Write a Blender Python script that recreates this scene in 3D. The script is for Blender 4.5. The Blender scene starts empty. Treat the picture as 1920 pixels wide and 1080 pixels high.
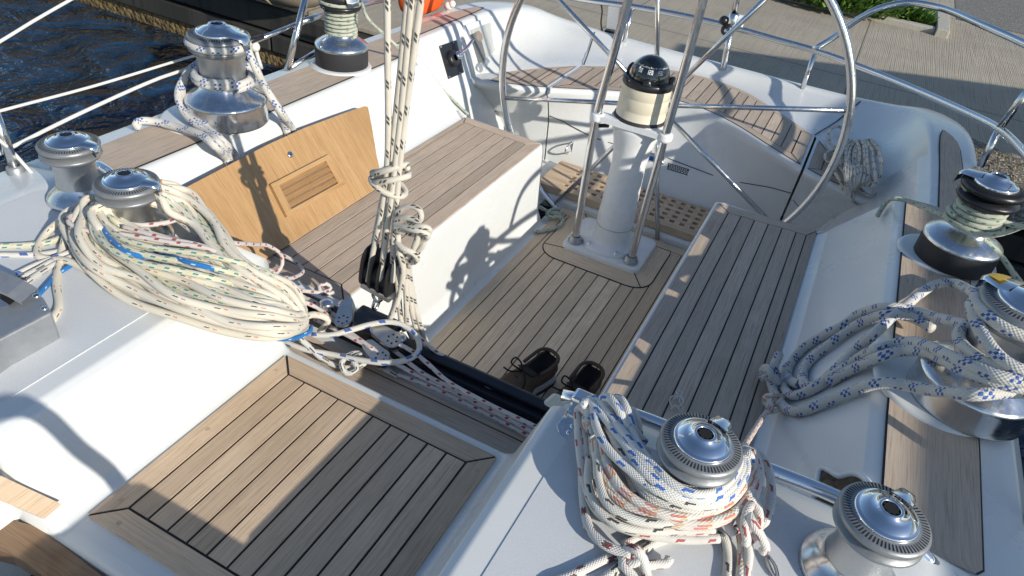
import bpy, math, random
from mathutils import Vector, Matrix, Quaternion
random.seed(7)
rnd = random.random
def U(a, b): return a + (b - a) * random.random()
scene = bpy.context.scene
COL = scene.collection
PI = math.pi
# ------------------------------------------------------------------ camera
F0 = 1330.0
dF = Vector((800.0, -860.0, F0)); dN = Vector((-266.0, (F0 * F0 - 266.0 * 800.0) / 860.0, F0))
AY = dF.normalized(); AZ = -dN.normalized(); AX = AY.cross(AZ)
CAM = Vector((0.617, 0.0, 1.6))
def ray(u, v):
    d = Vector((u - 960, v - 540, F0)); return Vector((AX.dot(d), AY.dot(d), AZ.dot(d)))
def at(u, v, z=None, x=None, y=None):
    """measured point of the photograph on the real plane it lies on"""
    d = ray(u, v)
    t = (z - CAM.z) / d.z if z is not None else ((x - CAM.x) / d.x if x is not None else (y - CAM.y) / d.y)
    return CAM + d * t
def atp(u, v, p0, n):
    d = ray(u, v); return CAM + d * ((Vector(p0) - CAM).dot(Vector(n)) / d.dot(Vector(n)))
cd = bpy.data.cameras.new("camera"); cam = bpy.data.objects.new("camera", cd); COL.objects.link(cam)
rx = Vector((AX.x, AY.x, AZ.x)); ry = -Vector((AX.y, AY.y, AZ.y)); rz = -Vector((AX.z, AY.z, AZ.z))
cam.matrix_world = Matrix(((rx.x, ry.x, rz.x, CAM.x), (rx.y, ry.y, rz.y, CAM.y), (rx.z, ry.z, rz.z, CAM.z), (0, 0, 0, 1)))
cd.sensor_width = 36; cd.lens = F0 / 1920 * 36; cd.clip_start = 0.05; cd.clip_end = 5000
scene.camera = cam
# ------------------------------------------------------------------ light
SUN = Vector((1, -0.38, 0.488)).normalized()
sl = bpy.data.lights.new("sun", 'SUN'); sl.energy = 3.7; sl.angle = math.radians(0.53); sl.color = (1, .94, .84)
so = bpy.data.objects.new("sun", sl); COL.objects.link(so); so.rotation_euler = SUN.to_track_quat('Z', 'Y').to_euler()
w = bpy.data.worlds.new("World"); scene.world = w; w.use_nodes = True
nt = w.node_tree; sky = nt.nodes.new("ShaderNodeTexSky"); sky.sky_type = 'NISHITA'; sky.sun_disc = False
sky.sun_elevation = math.asin(SUN.z); sky.sun_rotation = math.atan2(SUN.x, SUN.y); sky.altitude = 0; sky.dust_density = .4; sky.ozone_density = 2.2; sky.air_density = 1.0
nt.links.new(sky.outputs[0], nt.nodes["Background"].inputs[0]); nt.nodes["Background"].inputs[1].default_value = 0.105
scene.view_settings.view_transform = 'Standard'; scene.view_settings.look = 'None'
scene.view_settings.exposure = 0.4; scene.view_settings.gamma = 1
# ------------------------------------------------------------------ materials
class NT:
    def __init__(s, name):
        s.m = bpy.data.materials.new(name); s.m.use_nodes = True; s.t = s.m.node_tree
        s.b = s.t.nodes["Principled BSDF"]
    def n(s, typ, **k):
        o = s.t.nodes.new(typ)
        for a, v in k.items():
            if a.startswith('i_'):
                key = a[2:]; key = int(key) if key.isdigit() else key.replace('_', ' ')
                if hasattr(v, 'is_linked') or hasattr(v, 'links'): s.t.links.new(v, o.inputs[key])
                else: o.inputs[key].default_value = v
            else: setattr(o, a, v)
        return o
    def L(s, a, b): s.t.links.new(a, b)
    def math(s, op, a, b=None):
        o = s.t.nodes.new("ShaderNodeMath"); o.operation = op
        for i, v in enumerate((a, b)):
            if v is None: continue
            if isinstance(v, (int, float)): o.inputs[i].default_value = v
            else: s.L(v, o.inputs[i])
        return o.outputs[0]
    def ramp(s, fac, stops):
        o = s.t.nodes.new("ShaderNodeValToRGB"); s.L(fac, o.inputs[0]); e = o.color_ramp.elements
        while len(e) < len(stops): e.new(.5)
        for el, (p, c) in zip(e, stops): el.position = p; el.color = (c[0], c[1], c[2], 1) if not isinstance(c, (int, float)) else (c, c, c, 1)
        return o.outputs[0]
    def noise(s, scale, detail=4, rough=.6, vec=None, dist=0):
        o = s.n("ShaderNodeTexNoise"); o.inputs['Scale'].default_value = scale; o.inputs['Detail'].default_value = detail
        o.inputs['Roughness'].default_value = rough; o.inputs['Distortion'].default_value = dist
        if vec is None: vec = s.n("ShaderNodeTexCoord").outputs['Object']
        s.L(vec, o.inputs['Vector']); return o.outputs['Fac']
    def mix(s, fac, a, b, typ='MIX'):
        o = s.t.nodes.new("ShaderNodeMix"); o.data_type = 'RGBA'; o.blend_type = typ
        for i, v in ((0, fac), (6, a), (7, b)):
            if isinstance(v, (int, float)): o.inputs[i].default_value = v
            elif isinstance(v, (tuple, list)): o.inputs[i].default_value = (v[0], v[1], v[2], 1)
            else: s.L(v, o.inputs[i])
        return o.outputs[2]
    def bump(s, h, strength, dist=.002):
        o = s.t.nodes.new("ShaderNodeBump"); o.inputs['Strength'].default_value = strength; o.inputs['Distance'].default_value = dist
        s.L(h, o.inputs['Height']); s.L(o.outputs[0], s.b.inputs['Normal'])
    def set(s, **k):
        for a, v in k.items():
            i = s.b.inputs[a.replace('_', ' ')]
            if hasattr(v, 'links') or hasattr(v, 'is_linked'): s.L(v, i)
            else: i.default_value = (v[0], v[1], v[2], 1) if isinstance(v, tuple) else v
        return s
    def uvxy(s):
        o = s.n("ShaderNodeSeparateXYZ"); s.L(s.n("ShaderNodeUVMap").outputs[0], o.inputs[0]); return o.outputs[0], o.outputs[1]

def gelcoat(name, col, rough=.28, dirt=.06):
    a = NT(name)
    f = a.noise(3.5, 6, .62); g = a.noise(40, 3, .6)
    c = a.mix(a.ramp(f, [(.35, 1), (.75, 0)]), tuple(x * (1 - dirt) for x in col), col)
    sp = a.noise(.9, 5, .7, None, .5); c = a.mix(a.ramp(sp, [(.48, 0), (.70, .5)]), c, (col[0] * .90, col[1] * .87, col[2] * .80)); c = a.mix(a.ramp(g, [(.62, 0), (.75, .10)]), c, (.5, .47, .4))
    a.set(Base_Color=c, Roughness=a.ramp(f, [(.3, rough - .06), (.8, rough + .12)]))
    a.set(Coat_Weight=.25, Coat_Roughness=.12)
    a.bump(a.noise(2.2, 2), .025, .01)
    return a.m
M = {}
M['gel'] = gelcoat('white_gelcoat', (.71, .725, .71))
M['gel_grey'] = gelcoat('shadow_line', (.035, .037, .04), .5)
M['cream'] = gelcoat('cream_plastic', (.73, .66, .50), .38)
def nonskid():
    a = NT('grey_nonskid'); v = a.n("ShaderNodeTexVoronoi"); v.inputs['Scale'].default_value = 620
    a.L(a.n("ShaderNodeTexCoord").outputs['Object'], v.inputs['Vector'])
    f = a.noise(5, 5, .6); g = a.noise(300, 2)
    c = a.mix(f, (.58, .60, .61), (.67, .685, .69)); c = a.mix(a.ramp(g, [(.3, .22), (.6, 0)]), c, (.42, .43, .44))
    a.set(Base_Color=c, Roughness=.62); a.bump(a.math('SUBTRACT', 1.0, v.outputs['Distance']), .3, .0008); return a.m
M['nonskid'] = nonskid()
def teak(name, c1, c2, c3, rough=.72, gloss=0):
    a = NT(name); uv = a.n("ShaderNodeUVMap").outputs[0]
    tone = a.n("ShaderNodeAttribute", attribute_name='tone').outputs['Fac']
    mp = a.n("ShaderNodeMapping"); a.L(uv, mp.inputs[0]); mp.inputs['Scale'].default_value = (9, 300, 1)
    mp2 = a.n("ShaderNodeMapping"); a.L(uv, mp2.inputs[0]); mp2.inputs['Scale'].default_value = (1.4, 38, 1)
    g1 = a.noise(1, 5, .7, mp.outputs[0], .6); g2 = a.noise(1, 4, .6, mp2.outputs[0], 1.2); bl = a.noise(9, 5, .65)
    c = a.mix(a.ramp(g2, [(.25, .15), (.8, .85)]), c1, c2)
    c = a.mix(a.ramp(g1, [(.34, .8), (.52, 0)]), c, c3)
    c = a.mix(a.ramp(g1, [(.60, 0), (.74, .35)]), c, tuple(min(1, x * 1.3) for x in c2))
    tn = a.math('ADD', a.math('MULTIPLY', tone, .34), .84)
    cc = a.n("ShaderNodeCombineColor"); [a.L(tn, cc.inputs[i]) for i in range(3)]
    c = a.mix(1.0, c, cc.outputs[0], 'MULTIPLY')
    c = a.mix(a.ramp(bl, [(.38, .30), (.62, 0)]), c, tuple(x * .72 for x in c2))
    st = a.noise(2.3, 6, .7)
    c = a.mix(a.ramp(st, [(.52, 0), (.72, .36)]), c, tuple(x * .62 for x in c1))
    a.set(Base_Color=c, Roughness=rough)
    if gloss: a.set(Coat_Weight=gloss, Coat_Roughness=.1)
    a.bump(g1, .45 if not gloss else .12, .0012); return a.m
M['teak'] = teak('weathered_teak', (.49, .385, .29), (.61, .495, .385), (.30, .225, .16))
M['teak_sole'] = teak('bounce_lit_teak', (.66, .505, .345), (.80, .635, .455), (.44, .315, .205))  # lighter, warmer teak for the sole; bounce light put into the colour
M['teak_warm'] = teak('warm_teak', (.55, .405, .27), (.68, .52, .365), (.36, .25, .16))
M['board'] = teak('honey_teak', (.37, .205, .08), (.57, .365, .17), (.26, .13, .045), .42, .2)
M['varnish'] = teak('brown_teak', (.20, .115, .06), (.27, .17, .095), (.10, .05, .025), .4, .3)
def plain(name, col, rough=.5, metal=0, nz=None, bump=0, var=.12, coat=0):
    a = NT(name); f = a.noise(nz or 30, 4, .6)
    c = a.mix(f, tuple(x * (1 - var) for x in col), tuple(min(1, x * (1 + var)) for x in col))
    a.set(Base_Color=c, Roughness=a.ramp(f, [(.3, max(.02, rough - .07)), (.75, min(1, rough + .1))]), Metallic=float(metal))
    if coat: a.set(Coat_Weight=coat)
    if bump: a.bump(f, bump, .0015)
    return a.m
M['caulk'] = plain('black_caulk', (.018, .018, .02), .7)
M['chrome'] = plain('polished_steel', (.80, .81, .83), .10, 1, 26, .03, .06)
M['worn'] = plain('worn_chrome', (.66, .67, .68), .22, 1, 45, .12, .14)
M['steel'] = plain('stainless_tube', (.70, .70, .70), .2, 1, 80, .05, .06)
M['knurl'] = plain('knurled_drum', (.56, .57, .57), .36, 1, 420, .55, .16)
M['jaw'] = plain('grey_jaw', (.27, .28, .285), .42, .5, 90, .1, .14)
M['alloy'] = plain('grey_alloy', (.36, .37, .38), .45, .6, 60, .15, .14)
M['black'] = plain('black_plastic', (.016, .016, .018), .32)
M['rubber'] = plain('dark_rubber', (.03, .03, .033), .65)
M['anod'] = plain('black_track', (.012, .014, .022), .35, .3)
M['white'] = plain('white_paint', (.78, .79, .78), .35)
M['panel_grey'] = plain('panel_grey', (.42, .43, .41), .5)
M['satin'] = plain('satin_steel', (.60, .60, .59), .38, 1, 70, .1, .12)
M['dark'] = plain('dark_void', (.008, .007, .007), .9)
M['blue'] = plain('blue_print', (.02, .11, .5), .5)
M['orange'] = plain('orange_cover', (.86, .12, .015), .6, 0, 14, .2)
M['yellow'] = plain('yellow_sticker', (.75, .47, .04), .45)
M['beige'] = plain('beige_rubber_tube', (.36, .295, .21), .7, 0, 9, .25, .2)
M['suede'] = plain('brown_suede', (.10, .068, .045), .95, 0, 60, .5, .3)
M['shoe_in'] = plain('shoe_lining', (.012, .01, .01), .9)
M['sole_white'] = plain('shoe_sole_white', (.55, .55, .54), .6)
M['twine'] = plain('white_twine', (.66, .65, .6), .8)
def glass_mat(name, col, rough=.02, trans=1.0):
    a = NT(name); a.set(Base_Color=col, Roughness=rough, Transmission_Weight=trans, IOR=1.45); return a.m
M['perspex'] = NT('clear_cover').set(Base_Color=(.75, .77, .75), Roughness=.12, Alpha=.16).m
M['dome'] = NT('compass_dome').set(Base_Color=(.01, .014, .016), Roughness=.03, Coat_Weight=1.0, Coat_Roughness=.02).m
def water():
    a = NT('harbour_water'); tc = a.n("ShaderNodeTexCoord").outputs['Object']
    n1 = a.noise(1.7, 3, .55, tc, 1.4); n2 = a.noise(6.5, 3, .6, tc, .8); n3 = a.noise(22, 2, .5, tc)
    h = a.math('ADD', a.math('ADD', n1, a.math('MULTIPLY', n2, .30)), a.math('MULTIPLY', n3, .05))
    a.set(Base_Color=a.mix(a.ramp(n1, [(.38, 0), (.66, 1)]), (.004, .013, .026), (.016, .055, .12)), Roughness=.03, IOR=1.33, Specular_IOR_Level=1.0)  # bluer on the ripples: sky reflection put into the base colour
    a.bump(h, 1.0, .2); return a.m
M['water'] = water()
def concrete():
    a = NT('brushed_concrete'); tc = a.n("ShaderNodeTexCoord").outputs['Object']
    sx = a.n("ShaderNodeSeparateXYZ"); a.L(tc, sx.inputs[0])
    wob = a.math('MULTIPLY', a.noise(.7, 2), .5)
    mp = a.n("ShaderNodeMapping"); a.L(tc, mp.inputs[0]); mp.inputs['Scale'].default_value = (70, 1.6, 1)
    wv = a.n("ShaderNodeTexWave", wave_type='BANDS', bands_direction='X'); a.L(tc, wv.inputs['Vector'])
    wv.inputs['Scale'].default_value = 19; wv.inputs['Distortion'].default_value = 2.6; wv.inputs['Detail'].default_value = 2; wv.inputs['Detail Scale'].default_value = 1.2
    gr0 = a.noise(1, 3, .6, mp.outputs[0], .2); gr = a.math('ADD', a.math('MULTIPLY', wv.outputs['Fac'], .25), a.math('MULTIPLY', gr0, .75))
    f = a.noise(1.3, 6, .65); fine = a.noise(130, 3, .7)
    c = a.mix(a.ramp(f, [(.3, 0), (.7, 1)]), (.36, .31, .235), (.45, .395, .305))
    c = a.mix(a.ramp(gr, [(.30, .6), (.44, 0)]), c, (.20, .175, .14))
    c = a.mix(a.ramp(fine, [(.32, .35), (.5, 0)]), c, (.24, .22, .18))
    c = a.mix(a.ramp(a.noise(2.1, 4, .7), [(.60, 0), (.72, .22)]), c, (.31, .235, .15))
    jx = a.math('LESS_THAN', a.math('FRACT', a.math('DIVIDE', a.math('ADD', a.math('ADD', sx.outputs[0], 50.9), a.math('MULTIPLY', wob, .03)), 2.15)), .007)
    jy = a.math('LESS_THAN', a.math('FRACT', a.math('DIVIDE', a.math('ADD', sx.outputs[1], .4), 3.6)), .005)
    c = a.mix(a.math('MULTIPLY', a.math('MAXIMUM', jx, jy), .8), c, (.10, .085, .065))
    c = a.mix(a.ramp(a.noise(.55, 6, .75), [(.50, 0), (.64, .32)]), c, (.23, .205, .165))
    a.set(Base_Color=c, Roughness=.88); a.bump(a.math('ADD', gr, a.math('MULTIPLY', fine, .6)), .7, .008); return a.m
M['concrete'] = concrete()
def gritty(name, c1, c2, c3, scale, bump=.8, d=.01):
    a = NT(name); v = a.n("ShaderNodeTexVoronoi"); v.inputs['Scale'].default_value = scale
    a.L(a.n("ShaderNodeTexCoord").outputs['Object'], v.inputs['Vector']); f = a.noise(scale * .12, 5, .7)
    c = a.mix(f, c1, c2); vc = a.n("ShaderNodeSeparateColor"); a.L(v.outputs['Color'], vc.inputs[0])
    c = a.mix(a.ramp(vc.outputs[0], [(.55, 0), (.95, .8)]), c, c3)
    a.set(Base_Color=c, Roughness=.9); a.bump(a.math('SUBTRACT', 1.0, v.outputs['Distance']), bump, d); return a.m
M['gravel'] = gritty('gravel', (.10, .08, .055), (.19, .155, .105), (.42, .38, .3), 55)
M['asphalt'] = gritty('asphalt', (.13, .12, .105), (.20, .19, .165), (.33, .31, .28), 70)
M['kerb'] = gritty('kerb_concrete', (.36, .33, .275), (.46, .43, .36), (.5, .47, .41), 90, .3, .004)
M['timber'] = teak('wet_timber', (.026, .025, .023), (.055, .052, .045), (.010, .009, .008), .75)
M['algae'] = gritty('algae_stone', (.13, .085, .035), (.24, .17, .075), (.06, .045, .02), 26, 1, .02)
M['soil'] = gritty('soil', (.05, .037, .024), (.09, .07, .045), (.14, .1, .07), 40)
def leafm():
    a = NT('green_leaf'); t = a.n("ShaderNodeAttribute", attribute_name='tone').outputs['Fac']
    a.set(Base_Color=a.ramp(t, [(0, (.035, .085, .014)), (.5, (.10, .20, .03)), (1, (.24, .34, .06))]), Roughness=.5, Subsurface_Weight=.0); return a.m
M['leaf'] = leafm()
# ------------------------------------------------------------------ mesh builder
def fillet(poly, rad, n=5):
    """polyline of 2-D points with rounded corners and support points"""
    out = [Vector(poly[0])]
    for i in range(1, len(poly) - 1):
        r = rad[i] if isinstance(rad, (list, tuple)) else rad
        p, a, b = Vector(poly[i]), Vector(poly[i - 1]), Vector(poly[i + 1])
        u, v = (a - p), (b - p); lu, lv = u.length, v.length; u.normalize(); v.normalize()
        ang = math.acos(max(-1, min(1, u.dot(v))))
        if r <= 0 or abs(ang - PI) < .02: out.append(p); continue
        d = min(r / math.tan(ang / 2), lu * .48, lv * .48); r = d * math.tan(ang / 2)
        c = p + (u + v).normalized() * (r / math.sin(ang / 2))
        s0, s1 = p + u * d - c, p + v * d - c
        out.append(p + u * (d + .1 * d))
        for k in range(n + 1):
            t = k / n; q = (s0 * (1 - t) + s1 * t); q = q.normalized() * r; out.append(c + q)
        out.append(p + v * (d + .1 * d))
    out.append(Vector(poly[-1])); return out
def catmull(pts, step, closed=False):
    pts = [Vector(p) for p in pts]; n = len(pts)
    if n < 3 and not closed:
        L = (pts[1] - pts[0]).length; k = max(1, int(L / step)); return [pts[0].lerp(pts[1], i / k) for i in range(k + 1)]
    out = []
    for i in range(n if closed else n - 1):
        if closed: p0, p1, p2, p3 = pts[(i - 1) % n], pts[i], pts[(i + 1) % n], pts[(i + 2) % n]
        else:
            p1, p2 = pts[i], pts[i + 1]; p0 = pts[i - 1] if i else p1 * 2 - p2; p3 = pts[i + 2] if i + 2 < n else p2 * 2 - p1
        d0, d1, d2 = [max(1e-4, (b - a).length) ** .5 for a, b in ((p0, p1), (p1, p2), (p2, p3))]
        m1 = (p2 - p1) + ((p1 - p0) / d0 - (p2 - p0) / (d0 + d1)) * d1
        m2 = (p2 - p1) + ((p3 - p2) / d2 - (p3 - p1) / (d1 + d2)) * d1
        k = max(2, int((p2 - p1).length / step))
        for j in range(k):
            t = j / k; t2, t3 = t * t, t * t * t
            out.append(p1 * (2 * t3 - 3 * t2 + 1) + m1 * (t3 - 2 * t2 + t) + p2 * (-2 * t3 + 3 * t2) + m2 * (t3 - t2))
    if not closed: out.append(pts[-1])
    return out
class MB:
    def __init__(s): s.v = []; s.f = []; s.m = []; s.sm = []; s.uv = []; s.tone = []
    def add(s, vs, fs, mat=0, smooth=False, uvs=None, tone=.5):
        o = len(s.v); s.v += [tuple(v) for v in vs]
        for i, f in enumerate(fs):
            s.f.append([j + o for j in f]); s.m.append(mat); s.sm.append(smooth); s.tone.append(tone)
            s.uv.append(uvs[i] if uvs else [(vs[j][0], vs[j][1]) for j in f])
        return s
    def box(s, lo, hi, mat=0, mtx=None):
        v = [Vector((x, y, z)) for z in (lo[2], hi[2]) for y in (lo[1], hi[1]) for x in (lo[0], hi[0])]
        if mtx is not None: v = [mtx @ p for p in v]
        return s.add(v, [(0, 2, 3, 1), (4, 5, 7, 6), (0, 1, 5, 4), (2, 6, 7, 3), (0, 4, 6, 2), (1, 3, 7, 5)], mat)
    def grid(s, rows, mat=0, smooth=True, closed=False, flip=False):
        n = len(rows[0]); vs = [p for r in rows for p in r]; fs = []
        for i in range(len(rows) - 1):
            for j in range(n if closed else n - 1):
                a, b = i * n + j, i * n + (j + 1) % n; f = (a, b, b + n, a + n); fs.append(f[::-1] if flip else f)
        uv = [[(vs[k][0], vs[k][1]) for k in f] for f in fs]
        return s.add(vs, fs, mat, smooth, uv)
    def tube(s, pts, r, seg=10, mat=0, closed=False, caps=True, squash=None):
        pts = [Vector(p) for p in pts]; n = len(pts); T = []
        for i in range(n):
            a = pts[(i - 1) % n] if (i or closed) else pts[i]; b = pts[(i + 1) % n] if (i < n - 1 or closed) else pts[i]
            d = (b - a); T.append(d.normalized() if d.length > 1e-9 else (T[-1] if T else Vector((0, 0, 1))))
        up = Vector((0, 0, 1)) if abs(T[0].z) < .9 else Vector((1, 0, 0))
        N = (up - T[0] * up.dot(T[0])).normalized(); vs = []; dist = [0]
        for i in range(n):
            if i:
                N = (N - T[i] * N.dot(T[i])); N = N.normalized() if N.length > 1e-6 else T[i].orthogonal().normalized()
                dist.append(dist[-1] + (pts[i] - pts[i - 1]).length)
            B = T[i].cross(N); rr = r[i] if isinstance(r, (list, tuple)) else r
            for k in range(seg):
                a = 2 * PI * k / seg; vs.append(pts[i] + (N * math.cos(a) + B * math.sin(a)) * rr)
        fs, uvs = [], []
        m = n if closed else n - 1
        if closed: dist.append(dist[-1] + (pts[0] - pts[-1]).length)
        for i in range(m):
            j = (i + 1) % n
            for k in range(seg):
                k2 = (k + 1) % seg
                fs.append((i * seg + k, i * seg + k2, j * seg + k2, j * seg + k))
                u0, u1 = k / seg, (k + 1) / seg; uvs.append([(u0, dist[i]), (u1, dist[i]), (u1, dist[i + 1]), (u0, dist[i + 1])])
        if caps and not closed:
            fs.append(tuple(range(seg - 1, -1, -1))); uvs.append([(.5, 0)] * seg)
            fs.append(tuple((n - 1) * seg + k for k in range(seg))); uvs.append([(.5, dist[-1])] * seg)
        return s.add(vs, fs, mat, True, uvs)
    def lathe(s, prof, c=(0, 0, 0), seg=40, mat=0, smooth=True, mtx=None):
        c = Vector(c); rows = []
        for r, z in prof:
            row = [Vector((r * math.cos(2 * PI * k / seg), r * math.sin(2 * PI * k / seg), z)) for k in range(seg)]
            rows.append([(mtx @ p if mtx is not None else p) + c for p in row])
        return s.grid(rows, mat, smooth, closed=True)
    def prism(s, poly, z0, z1, mat=0, tone=.5, uvs=None, side=True):
        n = len(poly); vs = [Vector((p[0], p[1], z1)) for p in poly] + [Vector((p[0], p[1], z0)) for p in poly]
        fs = [tuple(range(n))]; uv = [uvs if uvs else [(p[0], p[1]) for p in poly]]
        if side:
            for i in range(n): fs.append((i, i + n, (i + 1) % n + n, (i + 1) % n)); uv.append([uv[0][i], uv[0][i], uv[0][(i + 1) % n], uv[0][(i + 1) % n]])
        return s.add(vs, fs, mat, False, uv, tone)
    def sphere(s, c, r, mat=0, seg=16, rings=10, scale=(1, 1, 1)):
        prof = [(r * math.sin(PI * i / rings) + 1e-6, -r * math.cos(PI * i / rings)) for i in range(rings + 1)]
        return s.lathe(prof, c, seg, mat, True, Matrix.Diagonal(Vector(scale)))
    def build(s, name, mats, parent=None, loc=None, bevel=0, auto=True):
        me = bpy.data.meshes.new(name); off = Vector((0, 0, 0))
        if parent is not None:
            p = parent
            while p is not None and not p.get('_local'): off += Vector(p.location); p = p.parent
        if loc is not None: off = Vector(loc)
        me.from_pydata([tuple(Vector(v) - off) for v in s.v], [], s.f)
        if not isinstance(mats, (list, tuple)): mats = [mats]
        for m in mats: me.materials.append(M[m] if isinstance(m, str) else m)
        uvl = me.uv_layers.new(name='UVMap'); k = 0; data = [0.0] * (2 * len(me.loops))
        for f in s.uv:
            for q in f: data[2 * k] = q[0]; data[2 * k + 1] = q[1]; k += 1
        uvl.data.foreach_set('uv', data)
        me.polygons.foreach_set('material_index', s.m); me.polygons.foreach_set('use_smooth', s.sm)
        at_ = me.attributes.new('tone', 'FLOAT', 'FACE'); at_.data.foreach_set('value', s.tone)
        me.update(); o = bpy.data.objects.new(name, me); COL.objects.link(o)
        if parent is not None: o.parent = parent
        elif loc is not None: o.location = loc
        if bevel:
            b = o.modifiers.new('bevel', 'BEVEL'); b.width = bevel; b.segments = 2; b.limit_method = 'ANGLE'; b.angle_limit = .6
        return o
def tag(o, label=None, cat=None, group=None, kind=None):
    if label: o['label'] = label
    if cat: o['category'] = cat
    if group: o['group'] = group
    if kind: o['kind'] = kind
    return o
def thing(name, label, cat, loc=(0, 0, 0), group=None, local=False):
    o = bpy.data.objects.new(name, None); COL.objects.link(o); o.location = loc; o.empty_display_size = .05
    if local: o['_local'] = 1
    return tag(o, label, cat, group)
def single(mb, name, mats, label, cat, loc, group=None, bevel=0):
    return tag(mb.build(name, mats, None, loc, bevel), label, cat, group)
# ------------------------------------------------------------------ teak laying
def clip(poly, p, n):
    out = []
    for i in range(len(poly)):
        a, b = poly[i], poly[(i + 1) % len(poly)]; da, db = (a - p).dot(n), (b - p).dot(n)
        if da >= 0: out.append(a)
        if (da >= 0) != (db >= 0): out.append(a + (b - a) * (da / (da - db)))
    return out
def inset(poly, d):
    """shrink a convex counter-clockwise polygon; d may be a list per edge"""
    n = len(poly); out = []; L = []
    for i in range(n):
        a, b = poly[i], poly[(i + 1) % n]; t = (b - a).normalized(); nn = Vector((-t.y, t.x)); di = d[i] if isinstance(d, (list, tuple)) else d
        L.append((a + nn * di, t))
    for i in range(n):
        (p, t), (q, s_) = L[i - 1], L[i]; cr = t.x * s_.y - t.y * s_.x
        if abs(cr) < 1e-4: out.append(q); continue
        k = ((q - p).x * s_.y - (q - p).y * s_.x) / cr; out.append(p + t * k)
    return out
def teak_pad(mb, outer, z, margin, ang, pitch, gap=.0045, phase=0., th=.003, mt=0, mc=1, edge=True):
    outer = [Vector(p) for p in outer]
    A = sum(outer[i].x * outer[(i + 1) % len(outer)].y - outer[(i + 1) % len(outer)].x * outer[i].y for i in range(len(outer)))
    if A < 0: outer = outer[::-1]
    mb.prism(inset(outer, .0012), z - .012, z + th - .002, mc)
    n = len(outer); inner = inset(outer, margin); ms = margin if isinstance(margin, (list, tuple)) else [margin] * n
    d = Vector((math.cos(ang), math.sin(ang))); q = Vector((-d.y, d.x))
    def plank(poly, dd):
        if len(poly) < 3: return
        qq = Vector((-dd.y, dd.x)); ox, oy = U(0, 20), U(0, 20)
        mb.prism(poly, z - .002, z + th, mt, rnd(), [(p.dot(dd) + ox, p.dot(qq) + oy) for p in poly])
    for i in range(n):
        if ms[i] <= 0: continue
        j = (i + 1) % n; qd = [outer[i], outer[j], inner[j], inner[i]]
        plank(inset(qd, [0, gap / 2, gap / 2, gap / 2]), (outer[j] - outer[i]).normalized())
    core = inset(inner, [gap / 2 if m > 0 else 0 for m in ms])
    ks = [p.dot(q) for p in core]; k0 = math.floor((min(ks) - phase) / pitch)
    while k0 * pitch + phase < max(ks):
        lo = k0 * pitch + phase + gap / 2; hi = lo + pitch - gap
        c = clip(core, q * lo, q); c = clip(c, q * hi, -q) if c else c
        plank(c, d); k0 += 1
def strip_pad(mb, left, right, z, mt=0, mc=1, th=.003, caulk=.004):
    """solid teak strip between two polylines with a caulk border"""
    n = len(left); ox = U(0, 9)
    ln = [0]
    for i in range(1, n): ln.append(ln[-1] + (Vector(left[i]) - Vector(left[i - 1])).length)
    for i in range(n - 1):
        a, b, c, d = [Vector(p) for p in (left[i], left[i + 1], right[i + 1], right[i])]
        wa, wb = (a - d).length, (b - c).length
        mb.add([(a.x, a.y, z + th), (d.x, d.y, z + th), (c.x, c.y, z + th), (b.x, b.y, z + th)], [(0, 1, 2, 3)], mt, False,
               [[(ln[i] + ox, ox), (ln[i] + ox, ox + wa), (ln[i + 1] + ox, ox + wb), (ln[i + 1] + ox, ox)]], .5)
    for side, sg in ((left, 1), (right, -1)):
        for i in range(n - 1):
            a, b = Vector(side[i]), Vector(side[i + 1]); o = Vector(((right if sg > 0 else left)[i])) - a; o = o.normalized() * -caulk
            mb.add([(a.x, a.y, z + th - .0006), (b.x, b.y, z + th - .0006), (b.x + o.x, b.y + o.y, z + th - .0022), (a.x + o.x, a.y + o.y, z + th - .0022)], [(0, 1, 2, 3)], mc)
# ------------------------------------------------------------------ the yacht itself
Y = thing('sailing_yacht', 'white sailing yacht cockpit with weathered teak benches, sole and side decks', 'yacht')
DK = .629; RF = .661; HZ = .467
def spl(pairs, n):
    return catmull([Vector((a, b, 0)) for a, b in pairs], 10 if n is None else 1e-9 + 1, False)
# cross-section of one side, bench stretch
secA = [(.28, .0), (.318, .0), (.345, .07), (.362, .34), (.368, .366), (.39, .37), (.745, .37), (.775, .395), (.918, .612), (.94, DK), (1.15, DK), (1.195, .618), (1.275, .50), (1.31, .2), (1.31, -.75)]
radA = [0, .03, .10, 0, .012, .02, 0, .04, .02, .03, 0, .02, .03, 0, 0]
secB = [(.40, .0), (.60, .0), (.72, .06), (.80, .25), (.87, .40), (.99, .595), (1.022, DK - .002), (1.032, DK), (1.15, DK), (1.195, .618), (1.275, .50), (1.31, .2), (1.31, -.75)]
radB = [0, .05, .12, 0, .05, .05, .02, 0, 0, .02, .03, 0, 0]
def dense(poly, step=.03):
    out = [poly[0]]
    for a, b in zip(poly, poly[1:]):
        k = max(1, int((b - a).length / step))
        for i in range(1, k + 1): out.append(a.lerp(b, i / k))
    return out
fA, fB = fillet(secA, radA), fillet(secB, radB)
cm = MB()
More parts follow.
